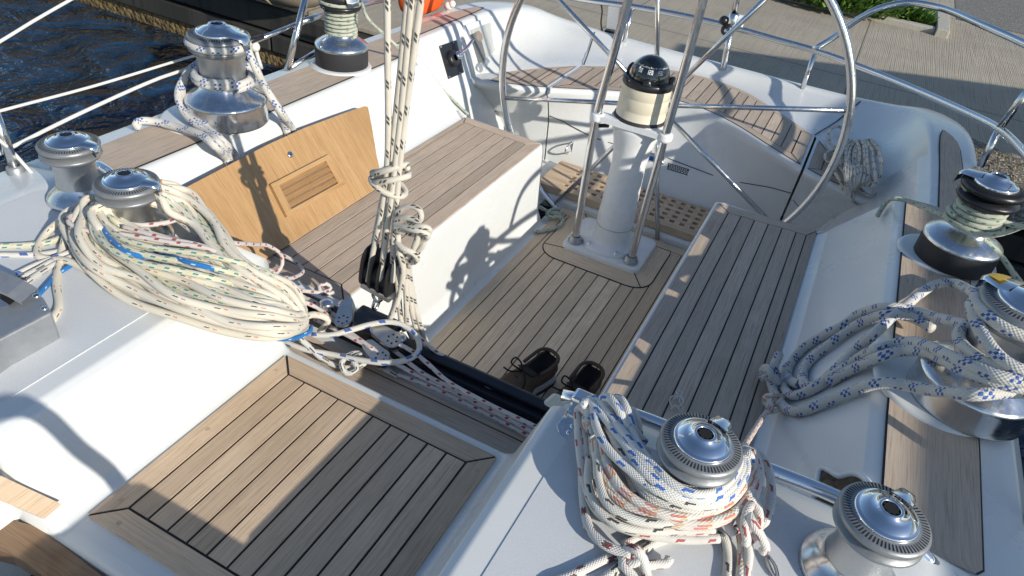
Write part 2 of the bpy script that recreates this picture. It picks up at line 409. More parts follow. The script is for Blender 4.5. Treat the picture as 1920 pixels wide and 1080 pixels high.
for s in (-1, 1):
    ye = lambda p: 2.545 - .105 * max(0, min(1, (p.y - .37) / .255)) if p.x > .70 else 2.52
    rows = [[Vector((s * p.x, y, p.y)) for p in fA] for y in (.955, 1.6, 2.1, 2.42)] + [[Vector((s * p.x, ye(p), p.y)) for p in fA]]
    cm.grid(rows, 0, True, flip=(s < 0))
    # bench run after the seat back ends: only up to the seat, then the end wall
    seat = [p for p in fA if p.x < .80 and p.y < .44]
    cm.grid([[Vector((s * p.x, y, p.y)) for p in seat] for y in (2.52, 2.535)], 0, True, flip=(s < 0))
    er = [[Vector((s * p.x, 2.535, p.y)) for p in seat], [Vector((s * (p.x + .004), 2.55, p.y - .006 if p.y > .02 else p.y)) for p in seat], [Vector((s * (p.x + .012), 2.555, p.y * .95)) for p in seat], [Vector((s * .78, 2.556, p.y * .9)) for p in seat]]
    cm.grid(er, 0, True, flip=(s < 0))
    # seat-back end face against the wider recess aft
    back = [p for p in fA if .74 < p.x < .96 and p.y > .36]
    cm.grid([[Vector((s * p.x, ye(p), p.y)) for p in back], [Vector((s * (p.x + .004), ye(p) + .007, p.y)) for p in back], [Vector((s * (p.x * .25 + .80), ye(p) + .012, p.y)) for p in back]], 0, True, flip=(s < 0))
    rows = [[Vector((s * p.x, y, p.y)) for p in fB] for y in (2.44, 2.7, 2.95)]
    cm.grid(rows, 0, True, flip=(s < 0))
    rows = [[Vector((s * p.x, y, p.y)) for p in fB if p.x < .83] for y in (2.95, 3.2)]
    cm.grid(rows, 0, True, flip=(s < 0))
cm.build('cockpit_moulding', 'gel', Y)
# sole base and riser
cm = MB(); cm.box((-.34, .98, -.03), (.34, 2.76, -.006))
cm.build('sole_pan', 'gel', Y)
lv = MB(); lv.box((-.74, 2.745, -.03), (.74, 3.3, .034)); lv.build('aft_platform', 'gel', Y, bevel=.012)
so_ = MB()
teak_pad(so_, [(-.298, 1.12), (.298, 1.12), (.298, 2.735), (-.298, 2.735)], 0, [0, 0, .05, 0], PI / 2, .0497, phase=.011)
def rrect(x0, x1, y0, y1, r, n=7):
    pts = []
    for cx, cy, a0 in ((x1 - r, y0 + r, -PI / 2), (x1 - r, y1 - r, 0), (x0 + r, y1 - r, PI / 2), (x0 + r, y0 + r, PI)):
        for k in range(n): a = a0 + PI / 2 * k / (n - 1); pts.append((cx + r * math.cos(a), cy + r * math.sin(a)))
    return pts
so_.prism(rrect(-.244, .244, 2.318, 2.74, .09), -.001, .0042, 1)
ring = rrect(-.239, .239, 2.323, 2.745, .085)
inn = rrect(-.15, .15, 2.42, 2.70, .03)
n_ = len(ring)
for i in range(n_):
    j = (i + 1) % n_; a, b, c, d = [Vector(p) for p in (ring[i], ring[j], inn[j], inn[i])]
    t = (b - a).normalized(); u0 = sum((Vector(ring[k + 1]) - Vector(ring[k])).length for k in range(i))
    so_.add([(a.x, a.y, .0056), (b.x, b.y, .0056), (c.x, c.y, .0056), (d.x, d.y, .0056)], [(0, 1, 2, 3)], 0, False, [[(u0, 3), (u0 + (b - a).length, 3), (u0 + (b - a).length, 3.09), (u0, 3.09)]], .45)
for a, b in (((-.239, 2.40), (-.15, 2.42)), ((.21, 2.345), (.16, 2.42)), ((-.19, 2.74), (-.15, 2.69)), ((.239, 2.68), (.15, 2.68))):
    a, b = Vector(a), Vector(b); t = (b - a).normalized(); q = Vector((-t.y, t.x)) * .002
    so_.prism([a + q, a - q, b - q, b + q], .005, .0064, 1)
so_.build('cockpit_sole', ['teak_sole', 'caulk'], Y)
for s in (-1, 1):
    b = MB()
    if s > 0: P = [(.380, 1.235), (.742, 1.235), (.742, 2.545), (.380, 2.515)]
    else: P = [(-.742, 1.235), (-.372, 1.235), (-.372, 2.53), (-.742, 2.55)]
    mg = [.055, .05, .06, .055] if s > 0 else [.06, .055, .06, .05]
    mg = [.055, .03, .055, .05] if s > 0 else [.055, .05, .055, .02]
    teak_pad(b, P, .3708, mg, PI / 2, .0497, phase=.02)
    tag(b.build('bench_slats', ['teak', 'caulk'], Y), 'teak planked bench ' + ('in shadow, starboard of the wheel' if s > 0 else 'in sunlight under the leaning washboard'))
# side-deck teak on the coamings
for s in (-1, 1):
    b = MB()
    yy = [.985, 1.0, 1.3, 1.8, 2.2, 2.40, 2.425, 2.44, 2.8, 3.05, 3.14, 3.19, 3.235]
    xi = [.962, .952, .948, .948, .948, .948, .948, 1.046, 1.05, 1.05, 1.052, 1.055, 1.062]
    xo = [1.10, 1.112, 1.118, 1.12, 1.124, 1.126, 1.126, 1.127, 1.126, 1.12, 1.108, 1.094, 1.068]
    strip_pad(b, [(s * a, y) for a, y in zip(xi, yy)][:: (1 if s > 0 else -1)], [(s * a, y) for a, y in zip(xo, yy)][:: (1 if s > 0 else -1)], DK + .0012) if s > 0 else \
        strip_pad(b, [(s * a, y) for a, y in zip(xo, yy)], [(s * a, y) for a, y in zip(xi, yy)], DK + .0012)
    b.build('coaming_teak', ['teak', 'caulk'], Y)
# ---- aft end: helm seat, raised rim, transom
def cur(pts, n):
    c = catmull([Vector(p) for p in pts], .004); L = [0]
    for a, b in zip(c, c[1:]): L.append(L[-1] + (b - a).length)
    out = []; k = 0
    for i in range(n):
        t = L[-1] * i / (n - 1)
        while k < len(L) - 2 and L[k + 1] < t: k += 1
        f = (t - L[k]) / max(1e-9, L[k + 1] - L[k]); out.append(c[k].lerp(c[k + 1], min(1, f)))
    return out
SZ = .43
FR = [(0, 3.27), (.15, 3.245), (.3, 3.165), (.45, 3.05), (.58, 2.955), (.70, 2.885), (.80, 2.845), (.90, 2.82)]
BK = [(0, 3.74), (.2, 3.70), (.38, 3.565), (.55, 3.40), (.66, 3.27), (.75, 3.12), (.82, 3.00), (.90, 2.90)]
RM = [(0, 3.81, .475), (.26, 3.81, .475), (.47, 3.81, .476), (.66, 3.805, .482), (.83, 3.77, .505), (.96, 3.63, .565), (1.015, 3.30, .621), (1.022, 2.93, .628)]
OU = [(0, 3.925, .462), (.28, 3.925, .462), (.52, 3.925, .464), (.74, 3.91, .472), (.95, 3.86, .50), (1.09, 3.70, .56), (1.165, 3.32, .620), (1.176, 2.93, .626)]
def fy(tab, x):
    x = abs(x)
    for (a, ya), (b, yb) in zip(tab, tab[1:]):
        if x <= b: t = (x - a) / (b - a); return ya + (yb - ya) * t
    return tab[-1][1]
fsm = [(p.x, p.y) for p in catmull([Vector((-FR[1][0], FR[1][1], 0))] + [Vector((a, b, 0)) for a, b in FR], .01)]
bsm = [(p.x, p.y) for p in catmull([Vector((-BK[1][0], BK[1][1], 0))] + [Vector((a, b, 0)) for a, b in BK], .01)]
fsm = [p for p in fsm if p[0] >= -1e-6]; bsm = [p for p in bsm if p[0] >= -1e-6]
fsm[0] = (0, FR[0][1]); bsm[0] = (0, BK[0][1])
N_ = 34
def mirror(half): return [Vector((-p.x, p.y, p.z)) for p in half[:0:-1]] + list(half)
def seg_cur(pts, k=6):
    pts = [Vector(p) for p in pts]; full = [Vector((-pts[1].x, pts[1].y, pts[1].z))] + pts; out = []
    for i in range(1, len(full) - 1):
        q = [full[i - 1], full[i], full[i + 1], full[min(i + 2, len(full) - 1)]]
        for j in range(k):
            t = j / k; t2, t3 = t * t, t * t * t
            out.append(.5 * (2 * q[1] + (q[2] - q[0]) * t + (2 * q[0] - 5 * q[1] + 4 * q[2] - q[3]) * t2 + (3 * q[1] - q[0] - 3 * q[2] + q[3]) * t3))
    out.append(pts[-1]); return out
bk = mirror(seg_cur([(a, b, SZ) for a, b in BK])); rm = mirror(seg_cur(RM)); ou = mirror(seg_cur(OU))
for i in range(1, len(bk) - 1): pass
ad = MB()
def lerp(a, b, t): return a + (b - a) * t
rows = [bk]
for t, sag in ((.06, .35), (.2, .75), (.45, 1), (.75, .7), (.93, .2)):
    rows.append([Vector((lerp(a.x, b.x, t), lerp(a.y, b.y, t), lerp(a.z, b.z, t) - .035 * sag * min(1, abs(b.z - a.z) / .1) * math.sin(PI * t))) for a, b in zip(bk, rm)])
rows.append(rm)
rows += [[lerp(a, b, t) + Vector((0, 0, h * max(0, min(1, (b.y - 3.3) / .3)))) for a, b in zip(rm, ou)] for t, h in ((.12, .008), (.3, .012), (.6, .012), (.85, .006))]
rows.append(ou)
rows.append([p + Vector((0, 0, -.012)) + Vector((p.x, p.y - 2.6, 0)).normalized() * .012 for p in ou])
rows.append([p + Vector((0, 0, -.05)) + Vector((p.x, p.y - 2.6, 0)).normalized() * .016 for p in ou])
rows.append([Vector((p.x * 1.05, p.y + .05, -.75)) for p in ou])
ad.grid(rows, 0, True, flip=True)
ad.build('aft_deck', 'gel', Y)
# helm seat mouldings: three boxes divided by open joints
def seat_seg(x0, x1, nm):
    k = 22; xs = [lerp(x0, x1, i / k) for i in range(k + 1)]
    front = [Vector((x, fy(fsm, x), SZ)) for x in xs]; back = [Vector((x, fy(bsm, x) + .012, SZ)) for x in xs]
    def foot(x): return Vector((x * .985, 3.075 if abs(x) < .5 else 3.075 - (abs(x) - .5) * .12, .03))
    m = MB()
    mid = [lerp(foot(p.x), p, .55) + Vector((0, .035, 0)) for p in front]
    rows = [[foot(p.x) for p in front], [lerp(foot(p.x), q, .5) for p, q in zip(front, mid)], mid, [lerp(q, p, .7) + Vector((0, .008, 0)) for p, q in zip(front, mid)], [p + Vector((0, .001, -.022)) for p in front], [p + Vector((0, .006, -.006)) for p in front], [p + Vector((0, .018, 0)) for p in front], [p + Vector((0, .05, 0)) for p in front], back]
    m.grid(rows, 0, True, flip=False)
    for side, e in ((0, 1), (-1, 0)):
        poly = [r[side] for r in rows]; m.add(poly, [tuple(range(len(poly)))[::1 if side else -1]])
    return m
for x0, x1 in ((-.90, -.565), (-.557, .612), (.622, .90)):
    m = seat_seg(x0, x1, 'seat'); m.build('helm_seat' if x1 - x0 > .5 else 'corner_seat', 'gel', Y)
def arc_pad(x0, x1, e0, e1, pitch, pf=.022, pb=.016, mw=.05):
    m = MB(); k = 28; z = SZ + .0012; ox = U(0, 9)
    F = lambda x: fy(fsm, x) + pf; B = lambda x: fy(bsm, x) - pb
    xs = [lerp(x0, x1, i / k) for i in range(k + 1)]
    def band(f, g, zz, mt, xs):
        vs = [Vector((x, f(x), zz)) for x in xs] + [Vector((x, g(x), zz)) for x in xs]; n = len(xs); fs = []; uv = []; L = 0
        for i in range(n - 1):
            d = (vs[i + 1] - vs[i]).length; fs.append((i, i + 1, n + i + 1, n + i)); w_ = g(xs[i]) - f(xs[i])
            uv.append([(L + ox, ox), (L + d + ox, ox), (L + d + ox, ox + w_), (L + ox, ox + w_)]); L += d
        m.add(vs, fs, mt, False, uv, U(.2, .8))
    band(F, B, z, 1, xs)
    def side(xa, xb, mt, zz):
        m.add([(xa, F(xa), zz), (xb, F(xb) , zz), (xb, B(xb), zz), (xa, B(xa), zz)], [(0, 1, 2, 3)], mt, False, [[(0, ox), (0, ox + .05), (.4, ox + .05), (.4, ox)]], rnd())
    g = .0022
    band(lambda x: F(x) + .001, lambda x: min(F(x) + mw, B(x)), z + .0022, 0, xs[:])
    band(lambda x: max(B(x) - mw * .7, F(x)), lambda x: B(x) - .001, z + .0022, 0, xs[:])
    a, b = x0 + (mw if e0 else 0), x1 - (mw if e1 else 0)
    x = a
    while x < b - .004:
        xb = min(x + pitch, b); xx = [x + g, (x + xb) / 2, xb - g]; t = rnd(); o = U(0, 9)
        lo = [F(q) + mw + g for q in xx]; hi = [B(q) - mw * .7 - g for q in xx]
        if all(h > l for h, l in zip(hi, lo)):
            vs = [(q, l, z + .0024) for q, l in zip(xx, lo)] + [(q, h, z + .0024) for q, h in zip(xx, hi)]
            m.add(vs, [(0, 1, 4, 3), (1, 2, 5, 4)], 0, False, [[(vs[i][1] + o, vs[i][0] + o) for i in f] for f in ((0, 1, 4, 3), (1, 2, 5, 4))], t)
        x = xb
    for e, xa, sg in ((e0, x0, 1), (e1, x1, -1)):
        if not e: continue
        f0, b0, f1, b1 = F(xa), B(xa), F(xa + sg * mw) + mw, B(xa + sg * mw) - mw * .7
        vs = [(xa + sg * .001, f0 + .002, z + .0026), (xa + sg * (mw - g), f1 + g, z + .0026), (xa + sg * (mw - g), b1 - g, z + .0026), (xa + sg * .001, b0 - .002, z + .0026)]
        m.add(vs, [(0, 1, 2, 3) if sg > 0 else (3, 2, 1, 0)], 0, False, [[(q[1], q[0] + 3) for q in (vs if sg > 0 else vs[::-1])]], rnd())
        for p, q in ((vs[0], vs[1]), (vs[3], vs[2])):
            p, q = Vector(p), Vector(q); d = (q - p).normalized(); nn = Vector((-d.y, d.x, 0)) * .0018
            m.add([p + nn, p - nn, q - nn, q + nn], [(0, 1, 2, 3)], 1); [None]
            for i in range(1, 5): m.v[-i] = (m.v[-i][0], m.v[-i][1], z + .0032)
    return m
for x0, x1, e0, e1 in ((-.80, -.575, 0, 1), (-.545, .60, 1, 1), (.634, .80, 1, 0)):
    arc_pad(x0, x1, e0, e1, .0497).build('helm_seat_teak' if x1 - x0 > .5 else 'corner_seat_teak', ['teak', 'caulk'], Y)
# joints continuing up the raised back, and the lid line on the seat front
def groove(m, pts, w=.006, nrm=(0, -.3, 1)):
    nrm = Vector(nrm).normalized(); P = [Vector(p) for p in pts]
    for a, b in zip(P, P[1:]):
        q = (b - a).cross(nrm).normalized() * w / 2; o = nrm * .0025
        m.add([a + q + o, a - q + o, b - q + o, b + q + o], [(0, 1, 2, 3)])
g = MB()
def surf(x_b, t):      # point of the raised back above seat position x_b
    i = min(range(len(bk)), key=lambda k: abs(bk[k].x - x_b)); k = i
    a, b = bk[k], rm[k]; return Vector((lerp(a.x, b.x, t), lerp(a.y, b.y, t), lerp(a.z, b.z, t) - .035 * min(1, abs(b.z - a.z) / .1) * math.sin(PI * t) * math.sin(PI * t) * .9))
for xb in (-.561, .617):
    g = MB(); groove(g, [surf(xb, t) + Vector((0, 0, .004)) for t in (0, .15, .3, .5, .7, .85, 1)], .007, (0, -.6, .8)); g.build('lid_joint', 'gel_grey', Y)
def sf(x, t):          # point of the seat front
    f = Vector((x, fy(fsm, x), SZ)); ft = Vector((x * .985, 3.075 if abs(x) < .5 else 3.075 - (abs(x) - .5) * .12, .03))
    return lerp(ft, f, t) + Vector((0, -.002 + .035 * math.sin(PI * min(1, t * .95)), 0))
g = MB(); groove(g, [sf(-.555, .62), sf(-.5, .57), sf(-.36, .43), sf(-.28, .40), sf(0, .40), sf(.3, .40), sf(.36, .43), sf(.52, .56), sf(.61, .62)], .004, (0, -1, .15))
g.build('lid_joint', 'gel_grey', Y); g = MB(); groove(g, [sf(.63, .55), sf(.70, .45), sf(.80, .40)], .003, (0, -1, .15))
g.build('lid_joint', 'gel_grey', Y)
# ---- bridge deck, hatch panel, raised roof sides
bd = MB(); bd.box((-.92, .90, .2), (.92, 1.155, .412)); bd.build('bridge_deck', 'gel', Y, bevel=.012)
b = MB(); teak_pad(b, [(-.33, .945), (.33, .945), (.33, 1.03), (-.33, 1.03)], .4135, 0, 0, .0845)
b.build('bridge_deck_teak', ['teak', 'caulk'], Y)
# well front below the bridge deck
wf = MB(); wf.box((-.36, 1.12, -.02), (.36, 1.15, .405)); wf.build('well_front', 'gel', Y)
hp = MB(); rows = []
prof = fillet([(0, HZ), (.296, HZ), (.358, RF - .008), (.375, RF + .001), (.47, RF + .001)], [0, .035, .012, .02, 0])
full = [Vector((-p.x, p.y)) for p in prof[:0:-1]] + prof
for y in (.372, .5, .7, .9, .918): rows.append([Vector((p.x, y, p.y)) for p in full])
rows.append([Vector((p.x, .926, p.y - .004)) for p in full]); rows.append([Vector((p.x, .93, p.y - .012)) for p in full])
rows.append([Vector((p.x, .93, .3)) for p in full])
hp.grid(rows, 0, True, flip=True)
# forward lip rolling down into the companionway
fr = [[Vector((p.x, .372, p.y)) for p in full], [Vector((p.x, .358, p.y - .004)) for p in full], [Vector((p.x, .349, p.y - .015)) for p in full], [Vector((p.x, .345, p.y - .3)) for p in full]]
hp.grid(fr, 0, True)
hp.build('roof_trunk', 'gel', Y)
hh = MB(); teak_pad(hh, [(-.272, .40), (.272, .40), (.272, .903), (-.272, .903)], HZ + .0015, .046, PI / 2, .0452, gap=.005, phase=.0)
for bx, by in ((.256, .852), (.216, .887), (-.256, .852), (-.25, .45), (-.215, .417), (0, .881), (.25, .45), (-.25, .65)):
    hh.prism([(bx + .0048 * math.cos(PI * k / 6), by + .0048 * math.sin(PI * k / 6)) for k in range(12)], HZ, HZ + .0049, 0, .0)
hh.build('hatch_panel', ['teak_warm', 'caulk'], Y)
for s in (-1, 1):
    r = MB()
    pr = fillet([(.38, .3), (.38, RF + .0005), (1.0, RF + .0005), (1.165, DK + .004), (1.22, .60), (1.30, .48), (1.32, -.75)], [0, 0, .2, .03, .03, .03, 0])
    def rowat(y, dz=0): return [Vector((s * p.x, y, p.y + dz)) for p in pr]
    rows = [rowat(y) for y in (-.3, .2, .6, .90, .945)] + [rowat(.965, -.003), rowat(.978, -.012), rowat(.984, -.03), rowat(1.0, -.28)]
    r.grid(rows, 0, True, flip=(s > 0))
    ro = r.build('coachroof_side', 'gel', Y)
    ns = MB(); o = [(.412, .10), (.90, .10), (.97, .20), (.97, .86), (.93, .915), (.455, .915), (.418, .885)]
    o = [Vector((s * a, b_)) for a, b_ in (o if s > 0 else o[::-1])]
    ns.prism(o, RF - .01, RF + .0026); ns.build('nonskid_panel', 'nonskid', ro)
# companionway: teak sill and dark opening, unseen cabin block added forward for its shade
sl_ = MB()
for s in (-1,):
    pts = [at(0, 968, z=.452), at(60, 985, z=.452), at(92, 1003, z=.452), at(200, 1086, z=.452), at(330, 1180, z=.452)]
sill = MB()
lowr = [Vector((p.x + .02, p.y - .052, p.z)) for p in pts]
vs = pts + lowr + [p + Vector((0, 0, -.035)) for p in lowr]
n5 = len(pts); fs = []
for i in range(n5 - 1): fs += [(i, n5 + i, n5 + i + 1, i + 1), (n5 + i, 2 * n5 + i, 2 * n5 + i + 1, n5 + i + 1)]
sill.add(vs, fs, 0, False, [[(vs[k].x, vs[k].y) for k in f] for f in fs], .4)
sill.build('companionway_sill', 'varnish', Y)
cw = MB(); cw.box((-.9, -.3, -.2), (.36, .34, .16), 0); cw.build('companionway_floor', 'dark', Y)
tp = MB(); n_ = Vector((.93, 0, .36)); base = Vector((-.358, .4, .648))
q = [atp(u, v, base, (.91, 0, .40)) for u, v in ((-60, 868), (0, 892), (112, 944), (80, 972), (0, 938), (-60, 908))]
o_ = Vector((.91, 0, .40)) * .006
tp.add([p + o_ for p in q] + [p - o_ for p in q], [(5, 4, 3, 2, 1, 0)] + [(i, (i + 1) % 6, (i + 1) % 6 + 6, i + 6) for i in range(6)], 0, False, [[(p.x * 2 + p.y, p.z) for p in [q[k] for k in (5, 4, 3, 2, 1, 0)]]] + [[(0, 0)] * 4] * 6, .6)
tp.build('sill_trim', 'teak_warm', Y)
cb = MB(); cb.box((.375, -1.2, .6), (1.0, .255, .80)); cb.build('cabin_shade_block', 'gel', Y, bevel=.03)  # unseen block, sized for the shade it throws on the hatch panel
# winch pads moulded into the side decks (white, proud of the teak)
for s in (-1, 1):
    for y, r_ in ((1.455, .136), (2.10, .113)):
        wp = MB(); wp.lathe([(0, DK + .010), (r_ - .012, DK + .010), (r_ - .004, DK + .0075), (r_, DK + .001)], (s * 1.045, y, 0), 48); wp.build('winch_plinth', 'gel', Y)

hoop = thing('shadow_hoop', 'unseen steel hoop added to throw the arched shadow on the left wall', 'shadow hoop', (.5, .1, .8))
ln_ = Vector((.91, 0, .40)); SD = Vector((1, -.38, .49)); hpz = []
for u, v in ((-60, 800), (0, 780), (50, 768), (84, 782), (150, 845), (222, 908)):
    S_ = atp(u, v, (-.358, .4, .648), ln_); hpz.append(S_ + SD * (.52 - S_.x))  # unseen tube, traced back along the sun from the shadow it should cast
hpz.append(hpz[-1] + Vector((.0, .01, -.3)))
m_ = MB(); m_.tube(catmull(hpz, .02), .015, 12); m_.build('tube', 'steel', hoop)
# ------------------------------------------------------------------ harbour
wt = MB(); wt.add([(-1500, -1500, -.72), (1500, -1500, -.72), (1500, 4.62, -.72), (-1500, 4.62, -.72)], [(0, 1, 2, 3)])
tag(wt.build('water', 'water'), kind='structure')
gd = MB(); gd.add([(-1500, 4.9, -.21), (1500, 4.9, -.21), (1500, 1500, -.21), (-1500, 1500, -.21)], [(0, 1, 2, 3)])
tag(gd.build('quay_paving', 'concrete'), kind='structure')
ap = MB(); ap.add([(1.62, 10.4, -.206), (60, 10.4, -.206), (60, 40, -.206), (1.62, 40, -.206)], [(0, 1, 2, 3)])
tag(ap.build('road', 'asphalt'), kind='structure')
gv = MB(); gv.add([(1.25, 4.60, -.205), (30, 4.60, -.205), (30, 5.5, -.206), (2.0, 5.82, -.206), (1.62, 6.05, -.206), (1.42, 5.6, -.206), (1.3, 4.95, -.206)], [(0, 1, 2, 3, 4, 5, 6)])
for k in range(1500):
    x, y = 1.42 + 2.2 * rnd() ** 1.3, 4.62 + 1.3 * rnd(); r_ = U(.006, .02)
    p = [Vector((x + r_ * U(.6, 1.2) * math.cos(a), y + r_ * U(.6, 1.2) * math.sin(a), -.205)) for a in (0, 1.3, 2.5, 3.8, 5)]
    top = Vector((x, y, -.205 + r_ * U(.5, 1))); gv.add(p + [top], [(i, (i + 1) % 5, 5) for i in range(5)])
tag(gv.build('gravel_ground', 'gravel'), kind='structure')
qw = thing('quay_wall', 'weathered dark timber quay wall with algae at the waterline', 'wall', (-2, 4.7, -.72))
m = MB(); m.box((-60, 4.66, -1.4), (30, 4.92, -.62)); m.build('stone_footing', 'algae', qw)
for z0, z1, dy in ((-.60, -.43, 0), (-.425, -.25, .02)):
    x = -14.0
    m = MB()
    while x < 8:
        L_ = U(1.6, 2.6); m.box((x, 4.60 + dy + U(0, .02), z0), (x + L_ - .02, 4.84, z1 - U(0, .02))); x += L_
    m.build('timber_beam', 'timber', qw, bevel=.012)
m = MB(); m.box((-60, 4.72, -.25), (1.3, 4.93, -.207)); m.build('coping', 'concrete', qw, bevel=.01)
# planter with kerb and shrubs
pl = thing('planter', 'concrete kerbed planting bed sunk in the quay paving', 'planter', (.7, 9.5, -.21))
m = MB()
m.box((-3.2, 9.28, -.3), (1.36, 9.40, -.15)); m.box((1.365, 9.22, -.3), (1.50, 10.6, -.13)); m.box((-3.2, 10.6, -.3), (1.50, 10.72, -.15))
m.build('kerb', 'kerb', pl, bevel=.01)
m = MB(); m.add([(-3.2, 9.40, -.17), (1.365, 9.40, -.17), (1.365, 10.6, -.17), (-3.2, 10.6, -.17)], [(0, 1, 2, 3)]); m.build('soil_bed', 'soil', pl)
def bush(name, label, c, rx_, ry_, h, n, loc):
    m = MB()
    for k in range(n):
        a, r_ = U(0, 2 * PI), rnd() ** .55; zz = rnd()
        p = Vector((c[0] + rx_ * r_ * math.cos(a), c[1] + ry_ * r_ * math.sin(a), c[2] + h * zz * (1 - .6 * r_ ** 2) * (.75 + .25 * math.sin(9 * a))))
        d = Vector((math.cos(a) * .8 + U(-.6, .6), math.sin(a) * .8 + U(-.6, .6), U(.1, 1.0))).normalized(); q = d.cross(Vector((U(-1, 1), U(-1, 1), 1))).normalized()
        L_, W_ = U(.05, .11), U(.014, .03); nn = d.cross(q) * .008
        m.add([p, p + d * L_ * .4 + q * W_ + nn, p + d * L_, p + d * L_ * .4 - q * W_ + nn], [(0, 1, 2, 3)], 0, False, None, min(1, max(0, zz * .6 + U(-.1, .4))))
    return single(m, name, 'leaf', label, 'shrub', loc)
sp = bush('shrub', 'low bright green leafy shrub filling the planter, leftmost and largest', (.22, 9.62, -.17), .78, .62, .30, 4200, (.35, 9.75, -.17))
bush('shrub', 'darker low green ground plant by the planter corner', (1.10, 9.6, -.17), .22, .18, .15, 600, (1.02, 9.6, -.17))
# unseen boat to starboard (added to throw the soft shade over the outer side deck)
# ------------------------------------------------------------------ hardware
def circle(c, r, n=24, ax=(1, 0, 0), ay=(0, 1, 0)):
    c, ax, ay = Vector(c), Vector(ax), Vector(ay); return [c + ax * (r * math.cos(2 * PI * k / n)) + ay * (r * math.sin(2 * PI * k / n)) for k in range(n)]
def star(n, r0, r1): return [(math.cos(PI * k / n) * (r0 if k % 2 else r1), math.sin(PI * k / n) * (r0 if k % 2 else r1)) for k in range(2 * n)]
def copy_tree(o, parent=None):
    c = o.copy(); COL.objects.link(c)
    if parent is not None: c.parent = parent
    for ch in o.children: copy_tree(ch, c)
    return c
def winch(name, label, kind):
    t = thing(name, label, 'winch', (0, 0, 0), 'sheet and halyard winches around the cockpit', True)
    if kind == 'small':
        Rb, Rd, hd, ht = .074, .0640, .040, .112; fl = [(0, 0), (Rb, 0), (Rb, .010), (Rb * .97, .015), (.058, .027), (.050, .038), (.0475, .044)]
        dr = [(.0475, .042), (.0445, .058), (.0435, .075), (.0455, .095), (.050, .110)]; bm_, jm = 'chrome', 'jaw'; k = 1.0; zt = .112
    elif kind == 'primary':
        Rb, Rd = .117, .086; fl = [(0, 0), (Rb, 0), (Rb, .004), (Rb * .99, .010), (Rb * .985, .056), (Rb * 1.0, .060), (Rb * .985, .066), (Rb * .945, .070), (.088, .086), (.074, .098), (.069, .108)]
        dr = [(.069, .104), (.0645, .13), (.064, .16), (.067, .188), (.074, .205)]; bm_, jm = 'chrome', 'jaw'; k = 1.42; zt = .207
    else:
        Rb, Rd = .096, .074; fl = [(Rb * 1.01, .048), (Rb * 1.015, .052), (Rb * .98, .058), (.070, .070), (.052, .078), (.048, .085)]
        dr = [(.048, .08), (.044, .11), (.046, .140), (.055, .152)]; bm_, jm = 'chrome', 'black'; k = 1.16; zt = .153
    m = MB(); m.lathe(fl, seg=64); b_ = m.build('base', 'worn', t)
    if kind == 'aft': m = MB(); m.lathe([(0, .0), (Rb, 0), (Rb, .05)], seg=64); m.build('base_ring', 'rubber', t)
    m = MB(); m.lathe(dr, seg=56); m.build('drum', 'knurl', t)
    z = zt
    m = MB(); m.lathe([(dr[-1][0] - .006, z - .006), (Rd * .93, z), (Rd, z + .006 * k), (Rd * .985, z + .010 * k), (Rd * .70, z + .015 * k)], seg=64, mat=0)
    m.lathe([(Rd * .70, z + .013 * k), (Rd * .70, z + .020 * k)], seg=48, mat=1)
    m.lathe([(Rd * .70, z + .018 * k), (Rd * .985, z + .0225 * k), (Rd * 1.01, z + .028 * k), (Rd * .985, z + .032 * k), (Rd * .92, z + .0345 * k), (Rd * .60, z + .0365 * k)], seg=64, mat=0)
    ns = 68 if kind != 'aft' else 80
    for i in range(ns):
        a = 2 * PI * i / ns; c, s = math.cos(a), math.sin(a); r0, r1, hw = Rd * .765, Rd * .93, .00085 * k
        def q(r, o, dz=.0004): zz = z + lerp(.0365, .0345, (r / Rd - .60) / .32) * k + dz; return (r * c - o * s, r * s + o * c, zz)
        m.add([q(r0, -hw * .8), q(r1, -hw * 1.3), q(r1, hw * 1.3), q(r0, hw * .8)], [(0, 1, 2, 3)], 1)
    m.build('self_tailing_jaw', [jm, 'dark'], t)
    zc = z + .035 * k
    m = MB(); R2 = Rd * .71
    m.lathe([(R2, zc - .002), (R2, zc + .003 * k), (R2 * .985, zc + .005 * k), (R2 * .95, zc + .0062 * k), (R2 * .88, zc + .0064 * k), (R2 * .865, zc + .0075 * k), (R2 * .62, zc + .0125 * k), (R2 * .40, zc + .0165 * k), (R2 * .385, zc + .0192 * k), (R2 * .33, zc + .0198 * k), (R2 * .285, zc + .0190 * k), (R2 * .27, zc + .014 * k)], seg=64)
    cap = m.build('cap', 'chrome', t)
    m = MB(); m.prism([(x * R2, y * R2) for x, y in star(8, .20, .275)], zc, zc + .0183 * k); m.build('handle_socket', 'dark', cap)
    # stripper arm lying across the jaw and hooking over its edge (points to +x)
    m = MB(); prof = [(R2 * .55, .0125, .0055), (R2 * .9, .0085, .0045), (Rd * .98, .0065, .0025), (Rd * 1.10, .003, -.004), (Rd * 1.13, -.012, -.02)]
    if kind == 'small': prof = prof[1:]
    rows = []
    wd = [.040, .036, .027, .019, .014] if kind != 'small' else [.030, .022, .016, .012]
    if kind == 'aft': wd = [.048, .046, .042, .036, .03]
    for (r, zu, zl), ww in zip(prof, wd):
        ww *= k * .62; cz = zc + 0.0
        rows.append([Vector((r, -ww, cz + zl * k)), Vector((r, -ww * .85, cz + zu * k)), Vector((r, 0, cz + zu * k * 1.12)), Vector((r, ww * .85, cz + zu * k)), Vector((r, ww, cz + zl * k))])
    m.grid(rows, 0, True); m.add(rows[-1], [(0, 1, 2, 3, 4)])
    m.build('stripper_arm', 'chrome', t)
    return t
WS = {}
def place(o, x, y, z, rot, label, sc=1.0, sz=None):
    o.location = (x, y, z); o.rotation_euler = (0, 0, rot); o['label'] = label; o.scale = (sc, sc, sz or sc); return o
RZ = .661 + .002
